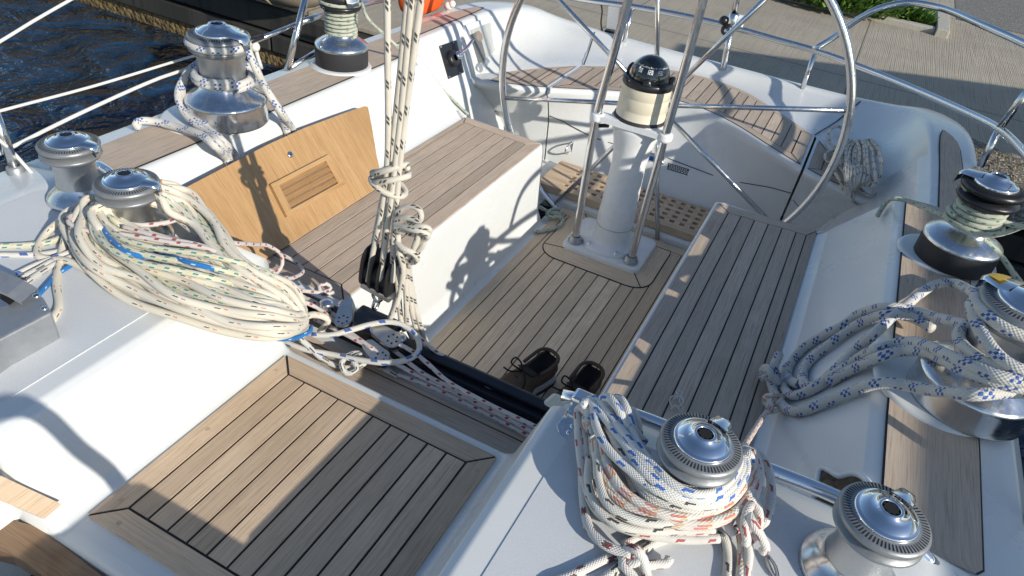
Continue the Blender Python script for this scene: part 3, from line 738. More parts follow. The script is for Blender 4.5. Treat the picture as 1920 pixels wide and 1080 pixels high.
w_ = winch('winch', '', 'small')
WS['r1'] = place(w_, .628, .832, RZ - .003, 1.25, 'self-tailing winch rising from the coil of red, blue and black ropes')
for key, x, y, rot, lab in (('r2', .897, .842, 1.15, 'bare winch at the bottom right beside the grab rail, no rope on it'),
                            ('l1', -.635, .862, .35, 'self-tailing winch surrounded by the big pile of cream ropes'),
                            ('l2', -.868, .905, .25, 'bare self-tailing winch outboard on the grey deck behind the cream rope pile')):
    WS[key] = place(copy_tree(w_), x, y, RZ - .003, rot, lab)
w_ = winch('primary_winch', '', 'primary')
WS['pl'] = place(w_, -.99, 1.485, .640, .1, 'large polished primary winch with blue flecked sheet, standing before the water', 1.0, 1.0)
WS['pr'] = place(copy_tree(w_), 1.092, 1.445, .640, 2.5, 'large polished primary winch with yellow sticker and blue flecked sheet', 1.0, 1.0)
m = MB(); rows = [[Vector((.060, -.020, .2735)), Vector((.060, .022, .2735))], [Vector((.076, -.016, .2705)), Vector((.076, .018, .2705))], [Vector((.090, -.010, .2655)), Vector((.090, .010, .2655))]]
m.grid(rows, 0, True); m.build('sticker', 'yellow', WS['pr'])
w_ = winch('winch', '', 'aft')
WS['al'] = place(w_, -1.045, 2.105, .640, -.35, 'winch on a black ring base wrapped in pale green rope, on the sunlit side deck', 1.0, 1.3)
WS['ar'] = place(copy_tree(w_), 1.075, 2.085, .640, 2.7, 'winch on a black ring base with green flecked rope, on the right side deck', 1.05, 1.22)
# ---- steering pedestal
PX, PY_ = 0.0, 2.548
pd = thing('steering_pedestal', 'white steering pedestal on the sole carrying a black domed compass', 'pedestal', (PX, PY_, 0.006))
m = MB(); m.prism(rrect(-.172, .172, 2.412, 2.70, .035), .004, .026); m.build('base_plate', 'white', pd, bevel=.008)
m = MB(); m.lathe([(.121, .026), (.121, .036), (.116, .042), (.09, .046), (.082, .055), (.0795, .08), (.0785, .125)], (PX, PY_, 0), 48)
m.lathe([(.0775, .126), (.071, .27), (.0675, .40), (.0685, .405), (.072, .45), (.085, .515), (.098, .55), (.099, .575), (.09, .58)], (PX, PY_, 0), 48); m.build('column', 'white', pd)
for a in (-2.2, -1.0, .6, 2.2):
    m = MB(); c = (PX + .108 * math.cos(a), PY_ + .108 * math.sin(a), .04); m.lathe([(0, .012), (.0065, .012), (.0075, .004), (.010, .003), (.010, 0)], c, 12); m.build('hold_down_bolt', 'steel', pd)
m = MB(); m.prism(rrect(-.165, .155, 2.445, 2.50, .02) , .572, .592)
m.prism(rrect(-.10, .10, 2.46, 2.64, .06), .5715, .5935)
for x in (-.14, .128): m.lathe([(.0165, .567), (.025, .567), (.026, .575), (.026, .589), (.025, .597), (.0165, .597)], (x, 2.464, 0), 24)
m.build('clamp_plate', 'white', pd)
gt = []
for x0, x1 in ((-.127, -.142), (.122, .129)):
    m = MB(); m.tube(catmull([(x0, 2.462, .028), (x1, 2.464, .58), (x1 + (.014 if x0 < 0 else .004), 2.466, .80), (x1 + (.035 if x0 < 0 else .006), 2.47, 1.12)], .03), .0155, 16); m.build('guard_tube', 'steel', pd)
    m = MB(); m.lathe([(.031, .026), (.031, .034), (.025, .038), (.025, .05), (.017, .054)], (x0, 2.462, 0), 24); m.build('tube_foot', 'alloy', pd)
m = MB(); m.tube([(-.139, 2.464, .545), (-.10, 2.50, .545)], .008, 10); m.build('clamp_bolt', 'black', pd)
cp = MB(); cp.lathe([(.099, .592), (.0965, .60), (.094, .603), (.0935, .635), (.0925, .637), (.0935, .639), (.093, .682), (.092, .684), (.093, .686), (.0925, .725), (.088, .731)], (PX, PY_, 0), 56)
cps = cp.build('compass', 'cream', pd)
m = MB(); m.lathe([(.0995, .585), (.101, .592), (.0985, .602), (.094, .604)], (PX, PY_, 0), 48); m.build('gasket', 'rubber', cps)
m = MB(); m.lathe([(.0935, .722), (.0955, .727), (.0955, .742), (.091, .748), (.078, .748), (.074, .742), (.06, .74)], (PX, PY_, 0), 56)
for a, wd, hh in ((2.75, .5, .03), (-1.35, .36, .022), (.3, .5, .02)):
    rows = []
    for i in range(9):
        b_ = a + wd * (i / 8 - .5); h2 = hh * math.sin(PI * i / 8) ** .5 if 0 < i < 8 else 0
        rows.append([Vector((PX + r * math.cos(b_), PY_ + r * math.sin(b_), .746 + h2 * f)) for r, f in ((.0955, 0), (.0945, .8), (.090, 1), (.080, 1), (.076, .8), (.075, 0))])
    m.grid(rows, 0, True)
m.build('rim', 'black', cps)
m = MB(); R_ = .0755; m.lathe([(R_ * math.cos(t), .748 + .082 * math.sin(t)) for t in [PI / 2 * i / 14 for i in range(15)]], (PX, PY_, 0), 48); m.build('dome', 'dome', cps)
vd = (CAM - Vector((PX, PY_, .77))); va = math.atan2(vd.y, vd.x)
m = MB(); up = Vector((0, 0, 1))
def on_dome(a, el, k=1.006): return Vector((PX + R_ * k * math.cos(el) * math.cos(a), PY_ + R_ * k * math.cos(el) * math.sin(a), .748 + .082 * k * math.sin(el)))
for i in range(-13, 14):
    a = va + i * .1; L_ = .085 if i % 3 == 0 else .05
    m.add([on_dome(a - .016, .66), on_dome(a + .016, .66), on_dome(a + .016, .66 + L_), on_dome(a - .016, .66 + L_)], [(0, 1, 2, 3)])
SEG7 = {'0': 'abcdef', '1': 'bc', '2': 'abged', '5': 'afgcd', '9': 'abcdfg'}
def digit(ch, a, el, w_=.085, h=.20, t=.030):
    S = {'a': (0, h - t, w_, h), 'd': (0, 0, w_, t), 'g': (0, h / 2 - t / 2, w_, h / 2 + t / 2), 'f': (0, h / 2, t, h), 'b': (w_ - t, h / 2, w_, h), 'e': (0, 0, t, h / 2), 'c': (w_ - t, 0, w_, h / 2)}
    for k_ in SEG7[ch]:
        x0, y0, x1, y1 = S[k_]; m.add([on_dome(a + x0, el + y0), on_dome(a + x1, el + y0), on_dome(a + x1, el + y1), on_dome(a + x0, el + y1)], [(0, 1, 2, 3)])
for txt, off in (('90', -.66), ('120', -.17), ('150', .38)):
    for j, ch in enumerate(txt): digit(ch, va + off + j * .118, .40)
m.build('compass_card', 'white', cps)
# ---- wheel
WC = Vector((.012, 2.742, .592)); WR = .700; roll = math.radians(14)
wh = thing('helm_wheel', 'large stainless steering wheel with thin spokes behind the pedestal', 'steering wheel', WC)
wa = Vector((math.cos(roll), 0, math.sin(roll))); wb = Vector((-math.sin(roll), .0, math.cos(roll)))
m = MB(); m.tube(circle(WC, WR, 96, wa, wb), .0155, 14, closed=True); m.build('rim', 'steel', wh)
for k in range(8):
    a = PI / 4 * k; d = wa * math.cos(a) + wb * math.sin(a)
    m = MB(); m.tube([WC + d * .03 + Vector((0, -.018, 0)), WC + d * (WR * .5) + Vector((0, -.008, 0)), WC + d * (WR - .012)], .0098, 10); m.build('spoke', 'steel', wh)
m = MB(); m.lathe([(0, -.035), (.03, -.035), (.042, -.02), (.042, .02), (.03, .03), (0, .03)], WC, 24, mtx=Matrix.Rotation(PI / 2, 3, 'X')); m.build('hub', 'chrome', wh)
# ---- grating on the aft platform
gr = thing('teak_grating', 'teak grating with rows of square holes on the aft platform', 'grating', (-.06, 2.91, .034))
m = MB(); X0, X1, Y0, Y1, zt = -.455, .47, 2.765, 3.045, .070
xs, ys = [X0], [Y0]
hx = [-.345 + .047 * i for i in range(17)]; hy = [2.812 + .047 * j for j in range(5)]
for a in hx: xs += [a, a + .023]
for a in hy: ys += [a, a + .023]
xs.append(X1); ys.append(Y1); o = U(0, 5)
for i in range(len(xs) - 1):
    for j in range(len(ys) - 1):
        hole = i % 2 == 1 and j % 2 == 1 and (j // 2 + i // 2) % 1 == 0 and j not in () and not (j == 9 and (i // 2) % 2 == 9)
        x0, x1, y0, y1 = xs[i], xs[i + 1], ys[j], ys[j + 1]
        if not hole: m.add([(x0, y0, zt), (x1, y0, zt), (x1, y1, zt), (x0, y1, zt)], [(0, 1, 2, 3)], 0, False, [[(x0, y0 + .3), (x1, y0 + .3), (x1, y1 + .3), (x0, y1 + .3)]], .5 + .3 * math.sin(j * 2.3))
        else:
            c = [(x0, y0), (x1, y0), (x1, y1), (x0, y1)]
            for k in range(4):
                (ax, ay), (bx, by) = c[k], c[(k + 1) % 4]; m.add([(ax, ay, zt), (ax, ay, zt - .022), (bx, by, zt - .022), (bx, by, zt)], [(0, 1, 2, 3)], 0, False, None, .2)
            m.add([(x0, y0, zt - .022), (x1, y0, zt - .022), (x1, y1, zt - .022), (x0, y1, zt - .022)], [(0, 1, 2, 3)], 1)
for a, b in (((X0, Y0), (X1, Y0)), ((X1, Y0), (X1, Y1)), ((X1, Y1), (X0, Y1)), ((X0, Y1), (X0, Y0))):
    m.add([(a[0], a[1], zt), (a[0], a[1], .036), (b[0], b[1], .036), (b[0], b[1], zt)], [(0, 1, 2, 3)], 0, False, [[(a[0], 0), (a[0], .034), (b[0] + .2, .034), (b[0] + .2, 0)]])
m.build('slats', ['teak_warm', 'dark'], gr)
# ---- leaning washboard
wbn = Vector((.262, 0, .205)).normalized(); wbp = Vector((-.668, 1.5, .376))
W = lambda u, v, d=0: atp(u, v, wbp + wbn * d, wbn)
wbd = thing('washboard', 'honey teak washboard with louvred vent and lock leaning on the left seat back', 'washboard', (-.69, 1.5, .376))
out = [(330, 362), (357, 347), (420, 314), (500, 272), (570, 240), (640, 214), (683, 199), (690, 200), (697, 235), (706, 290), (717, 341)]
P = [W(*q, .012) for q in out]
bot = [Vector((-.668, P[-1].y - .0, .376)) + wbn * .012]; k = 8
P += [Vector((-.668 + wbn.x * .012, lerp(P[-1].y, .985, i / k), .376 + wbn.z * .012)) for i in range(k + 1)]
m = MB(); n = len(P); bk_ = [p - wbn * .02 for p in P]; ud = Vector((-wbn.z, 0, wbn.x))
fuv = [(p.dot(ud) * 1.0, p.y) for p in P]
m.add(P + bk_, [tuple(range(n))[::-1], tuple(range(n, 2 * n))], 0, False, [fuv[::-1], fuv], .5)
m.add(P + bk_, [(i, (i + 1) % n, (i + 1) % n + n, i + n) for i in range(n)], 0, False, [[(p.y, p.z) for p in (P[i], P[(i + 1) % n], P[(i + 1) % n], P[i])] for i in range(n)], .3)
m.build('board', 'board', wbd)
C4 = [W(*q, .014) for q in ((504, 347), (613, 291), (645, 347), (535, 408))]
def bil(C, s, t): return lerp(lerp(C[0], C[1], s), lerp(C[3], C[2], s), t)
m = MB(); fw = .13
def bar(s0, s1, t0, t1, h, uvd, off0=0, tone=.6):
    q = [bil(C4, s0, t0), bil(C4, s1, t0), bil(C4, s1, t1), bil(C4, s0, t1)]; top = [p + wbn * h for p in q]; bt = [p + wbn * off0 for p in q]
    L_ = (q[1] - q[0]).length; H_ = (q[3] - q[0]).length; uv = [(0, 0), (L_, 0), (L_, H_), (0, H_)]
    if uvd: uv = [(b, a) for a, b in uv]
    o = U(0, 8); uv = [(a + o, b + o) for a, b in uv]
    m.add(bt + top, [(7, 6, 5, 4), (0, 1, 5, 4), (1, 2, 6, 5), (2, 3, 7, 6), (3, 0, 4, 7)], 0, False, [uv[::-1]] + [[uv[0]] * 4] * 4, tone)
bar(0, 1, 0, fw, .010, 0); bar(0, 1, 1 - fw, 1, .010, 0); bar(0, fw * .75, fw, 1 - fw, .010, 1); bar(1 - fw * .75, 1, fw, 1 - fw, .010, 1)
q = [bil(C4, s, t) + wbn * .0004 for s, t in ((fw * .7, fw * .9), (1 - fw * .7, fw * .9), (1 - fw * .7, 1 - fw * .9), (fw * .7, 1 - fw * .9))]; m.add(q, [(3, 2, 1, 0)], 1)  # dark backing, shadow of the louvre gaps put into the colour
for i in range(4):
    t0 = fw + (1 - 2 * fw) * (i / 4); t1 = fw + (1 - 2 * fw) * ((i + .70) / 4)
    q = [bil(C4, fw * .75, t0), bil(C4, 1 - fw * .75, t0), bil(C4, 1 - fw * .75, t1), bil(C4, fw * .75, t1)]; h = [.001, .001, .012, .012]
    L_ = (q[1] - q[0]).length; H_ = (q[3] - q[0]).length; o = U(0, 5)
    m.add([p + wbn * hh for p, hh in zip(q, h)] + [p + wbn * .0005 for p in q], [(3, 2, 1, 0), (2, 3, 7, 6)], 0, False, [[(o, o + H_), (o + L_, o + H_), (o + L_, o), (o, o)], [(0, 0)] * 4], .65)
m.build('louvre_panel', ['board', 'varnish'], wbd)
lk = W(544, 290, .013); m = MB(); R3 = wbn.to_track_quat('Z', 'Y').to_matrix()
m.lathe([(.0, .004), (.004, .004), (.0085, .004), (.010, .002), (.0105, 0)], lk, 20, mtx=R3); m.lathe([(0, .0045), (.003, .0045)], lk, 8, 1, mtx=R3); m.build('lock', ['steel', 'dark'], wbd)
# ---- engine throttle and instrument panel on the left quarter
qn = Vector((.857, 0, .514)); qp = Vector((-.93, 2.7, .5))
Q = lambda u, v, d=0: atp(u, v, qp + qn * d, qn)
def plate(m, px, d0, d1, mat=0):
    a = [Q(*q, d0) for q in px]; n = len(px); h = qn * (d1 - d0); b = [p + h for p in a]
    m.add(a + b, [tuple(range(n, 2 * n))[::-1]] + [((i + 1) % n, i, i + n, (i + 1) % n + n) for i in range(n)], mat)
th = thing('throttle_control', 'black engine control panel with chrome lever on the left quarter', 'throttle', Q(845, 112))
m = MB(); plate(m, [(822, 87), (853, 76), (867, 137), (839, 149)], -.004, .008); m.build('panel', 'black', th, bevel=.003)
R4 = qn.to_track_quat('Z', 'Y').to_matrix(); hb = Q(853, 106, .008)
m = MB(); m.lathe([(.036, 0), (.036, .012), (.030, .018), (.014, .020)], Q(848, 110, .008), 32, mtx=R4); m.build('boss', 'black', th)
m = MB(); m.lathe([(.018, .008), (.018, .028), (.015, .032), (0, .032)], hb, 24, mtx=R4); l0 = hb + qn * .022; l1 = Q(887, 74, .07); m.tube(catmull([l0, l0.lerp(l1, .3) + qn * .012, l1], .01), [.011, .009, .008, .0075, .007] + [.007] * 40, 12); m.build('lever', 'chrome', th)
for q in ((827, 88), (850, 80), (862, 136), (843, 144)): m = MB(); m.sphere(Q(*q, .0085), .0035, 0, 8, 6); m.build('screw', 'steel', th)
ip = thing('engine_panel', 'recessed engine instrument panel under a clear cover on the left quarter', 'instrument panel', Q(905, 100))
m = MB(); plate(m, [(868, 49), (921, 31), (934, 146), (899, 157)], -.004, .003); m.build('surround', 'white', ip, bevel=.002)
m = MB(); plate(m, [(880, 57), (918, 42), (931, 138), (901, 150)], -.002, .0045); m.build('recess_face', 'panel_grey', ip)
m = MB(); plate(m, [(881, 66), (897, 58), (911, 112), (897, 120)], .003, .007); m.build('dark_gauge_strip', 'rubber', ip)
for u, v, r_ in ((896, 69, .024), (911, 119, .024), (897, 128, .022)):
    m = MB(); m.lathe([(r_, .003), (r_, .011), (r_ * .8, .013), (0, .012)], Q(u, v, .002), 24, mtx=R4); m.build('dial', 'satin' if v > 100 else 'varnish', ip)
m = MB(); plate(m, [(876, 55), (919, 39), (933, 140), (900, 152)], .017, .0195); m.build('clear_cover', 'perspex', ip)
m = MB(); m.tube([Q(868, 70, .012), Q(880, 100, .012), Q(897, 166, .006)], .004, 8); m.build('drain_tube', 'white', ip)
# ---- small fittings
def sfn(u, v):
    """point of the photograph on the seat front"""
    y = 3.05
    for _ in range(12):
        p = at(u, v, y=y); t = max(0, min(1, (p.z - .03) / (SZ - .03))); y = sf(p.x, t).y - .004
    return at(u, v, y=y)
pe = sfn(1072, 276); fn_ = Vector((0, -1, .1)).normalized()
ring = thing('fold_down_ring', 'small steel ring handle on the white seat front, left of the wheel', 'ring handle', pe)
m = MB(); m.tube(catmull([pe + Vector((0, 0, .025)), pe + Vector((-.005, -.045, .022)), pe + Vector((-.008, -.062, 0)), pe + Vector((-.005, -.045, -.022)), pe + Vector((0, 0, -.025))], .008), .0045, 8); m.build('hoop', 'steel', ring)
m = MB(); m.box(pe + Vector((-.006, -.004, -.03)), pe + Vector((.006, .004, .03))); m.build('hinge_plate', 'steel', ring)
c4 = [sfn(*q) for q in ((1253, 305), (1293, 317), (1290, 329), (1251, 317))]
lb = thing('information_label', 'small black label with white text on the seat front under the lid joint', 'label', c4[0])
m = MB(); m.add([p + Vector((0, -.003, 0)) for p in c4], [(0, 1, 2, 3)][::1]); m.add([p + Vector((0, -.001, 0)) for p in c4], [(3, 2, 1, 0)]); m.build('plate', 'black', lb)
m = MB()
for j in range(4):
    s = .06
    while s < .9:
        e = min(.95, s + U(.04, .13)); t0 = .14 + j * .2; q = [lerp(lerp(c4[0], c4[1], a), lerp(c4[3], c4[2], a), b) + Vector((0, -.0042, .0004)) for a, b in ((s, t0), (e, t0), (e, t0 + .09), (s, t0 + .09))]
        m.add(q, [(0, 1, 2, 3)]); s = e + .025
m.build('lettering', 'white', lb)
lt = sfn(1238, 300); lat = thing('lid_latch', 'stainless over-centre latch on the seat locker, half hidden by the guard tube', 'latch', lt)
m = MB(); m.box(lt + Vector((-.02, -.012, -.06)), lt + Vector((.02, 0, .03))); m.build('body', 'steel', lat, bevel=.003)
m = MB(); m.tube([lt + Vector((-.022, -.018, .0)), lt + Vector((.024, -.018, .0))], .006, 10); m.build('catch_bar', 'steel', lat)
bl = sfn(1219, 297); m = MB(); m.box(bl + Vector((-.016, -.006, -.012)), bl + Vector((.016, 0, .012)))
single(m, 'blue_sticker', 'blue', 'tiny blue rectangular sticker beside the locker latch', 'sticker', bl)
# winch handle pocket: moulded white rim with a dark hollow
pk = thing('winch_handle_pocket', 'moulded white pocket with dark hollow in the seat back, behind the bare winch', 'pocket', (.80, 1.03, .5))
pkn = Vector((.82, 0, -.57)).normalized() * -1; pp = Vector((.845, 1.03, .50))
PKp = [(1527, 935), (1532, 900), (1537, 881), (1545, 878), (1558, 884), (1575, 893), (1592, 889), (1606, 889), (1622, 898), (1640, 925), (1600, 960), (1545, 960)]
pts = [atp(u, v, pp + pkn * .015, pkn) for u, v in PKp]
m = MB(); n = len(pts); cen = sum(pts, Vector()) / n
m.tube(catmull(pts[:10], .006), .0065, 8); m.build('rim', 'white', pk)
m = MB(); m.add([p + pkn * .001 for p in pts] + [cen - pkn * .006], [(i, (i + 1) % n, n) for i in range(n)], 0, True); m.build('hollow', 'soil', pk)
# grab rails along the aft edge of the roof
for s in (-1, 1):
    g_ = thing('grab_rail', 'polished grab rail along the roof edge ' + ('behind the cream rope pile' if s < 0 else 'between the rope coil and the bare winch'), 'grab rail', (s * .66, .955, .655), 'polished grab rails on the roof edge')
    zr = .69
    m = MB()
    if s > 0: m.tube(catmull([(.372, .925, zr - .006), (.50, .948, zr), (.70, .955, zr), (.90, .958, zr), (1.0, .955, zr - .03), (1.03, .95, .645)], .03), .0125, 14)
    else: m.tube(catmull([(-.445, .918, zr), (-.60, .95, zr), (-.80, .975, zr), (-.94, 1.0, zr), (-.985, 1.0, .645)], .03), .0125, 14)
    m.build('tube', 'chrome', g_)
    m = MB()
    if s > 0:
        p = [Vector((.392, .93, 0)), Vector((.43, .93, 0))]
        m.box((.392, .908, .66), (.448, .942, .706)); m.build('end_socket', 'chrome', g_, bevel=.006)
        m = MB(); q = [(.388, .93), (.440, .93), (.440, .87), (.430, .855), (.414, .852), (.398, .858), (.388, .87)]; m.prism(q[::-1], .6565, .6625)
        for yy in (.886, .868): m.lathe([(0, .6655), (.004, .6655), (.0055, .6625)], (.414, yy, 0), 10)
        m.build('end_plate', 'steel', g_, bevel=.0015)
    else:
        m.box((-.46, .90, .655), (-.432, .935, .70)); m.build('end_socket', 'chrome', g_, bevel=.005)
# fairlead cup on the bridge deck beside the bracket
m = MB(); c = at(1040, 765, z=.45); m.prism([(c.x - .03, c.y - .02), (c.x + .028, c.y - .03), (c.x + .035, c.y + .01), (c.x + .02, c.y + .03), (c.x - .02, c.y + .032)], .405, .47)
single(m, 'moulded_upstand', 'cream', 'small cream moulded upstand at the end of the traveller, by the shoes', 'moulding', (c.x, c.y, .405), bevel=.012)
# rope clutch at the left edge
cl = thing('rope_clutch', 'grey alloy rope clutch bank at the left picture edge', 'rope clutch', (-.62, .50, .6565))
cpz = .725
A_, B_, C_, D_ = at(95, 582, z=cpz), at(70, 545, z=cpz), at(-60, 590, z=cpz), at(-30, 670, z=cpz)
body = [at(97, 585, z=cpz), at(80, 555, z=cpz), at(60, 552, z=cpz), at(-80, 605, z=cpz), at(-80, 690, z=cpz), at(0, 636, z=cpz)]
bot = [Vector((p.x, p.y, .658)) for p in body]; n = 6
m = MB(); m.add(body + bot, [(0, 1, 2, 3, 4, 5)] + [((i + 1) % n, i, i + n, (i + 1) % n + n) for i in range(n)], 0); m.add([Vector((p.x * 1.0, p.y, .66)) for p in bot], [tuple(range(n))[::-1]], 0)
m.build('body', 'alloy', cl, bevel=.004)
m = MB(); hz = .735; top = [at(66, 545, z=hz), at(40, 530, z=hz + .012), at(0, 512, z=hz + .018), at(-60, 500, z=hz + .018)]; ww = Vector((.012, -.034, 0))
rows = [[p - ww * .2 + Vector((0, 0, -.006)), p - ww * .2 , p + ww, p + ww + Vector((0, 0, -.006))] for p in top]; m.grid(rows, 0, False); m.build('handle', 'alloy', cl)
m = MB(); hp_ = [at(0, 560, z=cpz + .002), at(18, 572, z=cpz + .002), at(34, 560, z=cpz + .002), at(45, 546, z=cpz + .002), at(0, 540, z=cpz + .002)]; m.add(hp_, [(0, 1, 2, 3, 4)]); m.build('cam_opening', 'dark', cl)
for u, v in ((68, 555), (83, 578)): m = MB(); m.lathe([(0, .003), (.003, .003), (.006, .0025), (.0065, 0)], at(u, v, z=cpz), 12); m.build('rivet', 'steel', cl)
# ---- traveller across the bridge deck
tr = thing('mainsheet_traveller', 'black mainsheet traveller track running across the bridge deck', 'traveller', (-.03, 1.1, .412))
m = MB(); m.box((-.47, 1.066, .413), (.37, 1.128, .452)); m.box((-.47, 1.083, .452), (.37, 1.111, .466)); m.build('track', 'anod', tr, bevel=.003)
m = MB(); m.box((-.235, 1.055, .458), (-.115, 1.139, .486)); m.build('car', 'black', tr, bevel=.006)
def block(root, nm, c, ax, L_, R_, tilt=.35):
    """small cheek block: two plates with a sheave between"""
    ax = Vector(ax).normalized(); n_ = Vector((0, -math.sin(tilt), math.cos(tilt))); n_ = (n_ - ax * n_.dot(ax)).normalized(); sd = n_.cross(ax)
    for s in (-1, 1):
        m = MB(); P = []
        for k in range(14):
            a = PI / 2 + PI * k / 13; P.append(Vector(c) + ax * (R_ * math.cos(a) - L_ / 2) + sd * (R_ * math.sin(a)))
        for k in range(14):
            a = -PI / 2 + PI * k / 13; P.append(Vector(c) + ax * (R_ * .75 * math.cos(a) + L_ / 2) + sd * (R_ * .75 * math.sin(a)))
        o = n_ * (s * .009); h = n_ * .0025; n = len(P)
        m.add([p + o + h for p in P] + [p + o - h for p in P], [tuple(range(n)), tuple(range(n, 2 * n))[::-1]] + [((i + 1) % n, i, i + n, (i + 1) % n + n) for i in range(n)], 0)
        if s > 0:
            for k in range(6):
                a = 2 * PI * k / 6; q = Vector(c) - ax * L_ / 2 + (ax * math.cos(a) + sd * math.sin(a)) * R_ * .55
                m.add([q + o + h * 1.25 + (ax * math.cos(b) + sd * math.sin(b)) * R_ * .13 for b in [2 * PI * j / 8 for j in range(8)]], [tuple(range(8))], 1)
        m.build('cheek', ['satin', 'dark'], root)
    m = MB(); m.lathe([(R_ * .3, -.006), (R_ * .95, -.006), (R_ * .8, 0), (R_ * .95, .006), (R_ * .3, .006)], Vector(c) - ax * L_ / 2, 24, mtx=Matrix((ax, sd, n_)).transposed()); m.build('sheave', 'black', root)
for nm, u, v, z, axp, lab in (('a', 648, 590, .50, (-.5, .9, .2), 'steel cheek block on the left end of the traveller, below the triple block'),
                              ('b', 722, 630, .50, (-.9, .1, .1), 'steel cheek block in the loop of the blue flecked rope'),
                              ('c', 705, 663, .47, (-.8, .3, 0), 'small block under the blue flecked rope at the near edge of the traveller')):
    c = at(u, v, z=z); k_ = thing('control_block', lab, 'block', c, 'small control blocks on the traveller'); block(k_, 'block', c, axp, .05, .021)
for u, v, z, lab in ((632, 572, .50, 'pair of round control line sheaves at the far left of the traveller'), (748, 640, .485, 'black ratchet drum with steel top beside the traveller car')):
    c = at(u, v, z=z); k_ = thing('ratchet_block', lab, 'block', c)
    if u == 632:
        for dx in (-.022, .016):
            m = MB(); m.lathe([(0, .012), (.006, .012), (.012, .009), (.0165, .006), (.0165, -.02), (0, -.02)], c + Vector((dx, dx * .6, 0)), 20); m.build('sheave', 'steel', k_)
    else:
        m = MB(); m.lathe([(.030, -.05), (.030, -.02), (.026, -.012), (.026, 0), (.02, .006), (0, .008)], c, 28); m.build('drum', 'black', k_)
        m = MB(); m.lathe([(.017, .006), (.019, .012), (.014, .018), (0, .02)], c, 20); m.build('top', 'steel', k_)
# ---- shoes
def shoe(loc, rot, label):
    t = thing('shoe', label, 'shoe', loc, 'pair of brown shoes on the sole', True); t.rotation_euler = (0, 0, rot); t.scale = (1.1, 1.14, 1.1)
    # x across, +y = heel, -y = toe ; sections from heel to toe: (y, half width, height of topline, z of top centre)
    S = [(.118, .018, .085, .0), (.112, .032, .088, 0), (.095, .038, .088, 0), (.06, .039, .078, 0), (.03, .038, .075, 0), (.005, .040, .086, 1), (-.03, .044, .082, 1), (-.07, .049, .064, 1), (-.11, .048, .05, 1), (-.14, .040, .042, 1), (-.158, .024, .034, 1), (-.164, .008, .026, 1)]
    m = MB(); rows = []; inn = []
    for y, wd, h, cl_ in S:
        r = []
        for k in range(13):
            a = -PI / 2 + PI * k / 12          # closed vamp or open collar
            sx, cz = math.sin(a), math.cos(a)
            x = wd * (1 if sx > 0 else -1) * abs(sx) ** .6
            if cl_: z = .022 + (h - .022) * max(0, cz) ** .75
            else:
                t_ = abs(k - 6) / 6; x = wd * (1 if k > 6 else -1) * min(1, .70 + .30 * math.sin(min(1, (1 - t_) * 1.0) * PI)) if k != 6 else 0
                z = .022 + (h - .022) * (1 - t_) if t_ > .34 else h
                if t_ <= .34: x = (1 if k > 6 else -1 if k < 6 else 0) * wd * .74 * (t_ / .34 if t_ < .34 else 1); z = h if t_ > .3 else .03
            r.append(Vector((x, y, z)))
        rows.append(r)
    m.grid(rows, 0, True, flip=True); m.build('upper', 'suede', t)
    m = MB(); ol = [(wd * 1.03, y) for y, wd, h, c_ in S]; P = [(a, b) for a, b in ol] + [(-a, b) for a, b in ol[::-1]]
    m.prism(P[::-1], 0, .013, 1); m.prism([(a * .985, b) for a, b in P[::-1]], .0125, .025, 0); m.build('sole', ['sole_white', 'anod'], t)
    m = MB(); ring_ = []
    for y, wd, h, c_ in S[:5]: ring_.append((wd * .75, y, h))
    P = [Vector((a, b, h - .004)) for a, b, h in ring_] + [Vector((-a, b, h - .004)) for a, b, h in ring_[::-1]]
    C_ = Vector((0, .045, .028)); n = len(P); m.add(P + [C_], [(i, (i + 1) % n, n) for i in range(n)], 0, True)
    m.add([Vector((.027, .035, .074)), Vector((-.027, .035, .074)), Vector((-.030, .002, .088)), Vector((.030, .002, .088))], [(0, 1, 2, 3)])
    m.build('lining', 'shoe_in', t)
    m = MB(); m.tube(catmull([(.034, .035, .079), (.037, .07, .083), (.034, .10, .091), (.018, .116, .093), (0, .119, .093), (-.018, .116, .093), (-.034, .10, .091), (-.037, .07, .083), (-.034, .035, .079)], .008), .0055, 8); m.build('collar', 'suede', t)
    m = MB()
    for i in range(5):
        y = -.005 - .017 * i; zz = .087 - .0055 * i - (.004 if i > 2 else 0); s_ = 1 if i % 2 else -1
        m.tube(catmull([(-.022, y, zz - .010), (0, y - .006 * s_, zz), (.022, y - .004, zz - .010)], .006), .0024, 6)
    m.tube(catmull([(0, -.004, .090), (-.02, .004, .105), (-.034, -.006, .118), (-.03, -.024, .112), (-.004, -.008, .092)], .006), .0024, 6)
    m.tube(catmull([(0, -.004, .09), (-.025, -.028, .085), (-.05, -.03, .082)], .006), .0024, 6); m.tube(catmull([(0, -.004, .09), (.028, -.02, .082), (.04, -.05, .05)], .006), .0024, 6)
    m.build('laces', 'shoe_in', t)
    return t
h1 = at(1035, 672, z=.06); h2 = at(1112, 697, z=.06)
shoe((h1.x - .036, h1.y - .150, .005), -.34, 'brown suede lace-up shoe on the sole, fully visible with untied bow')
shoe((h2.x - .012, h2.y - .150, .005), -.16, 'brown suede shoe tucked against the right bench, mostly hidden')
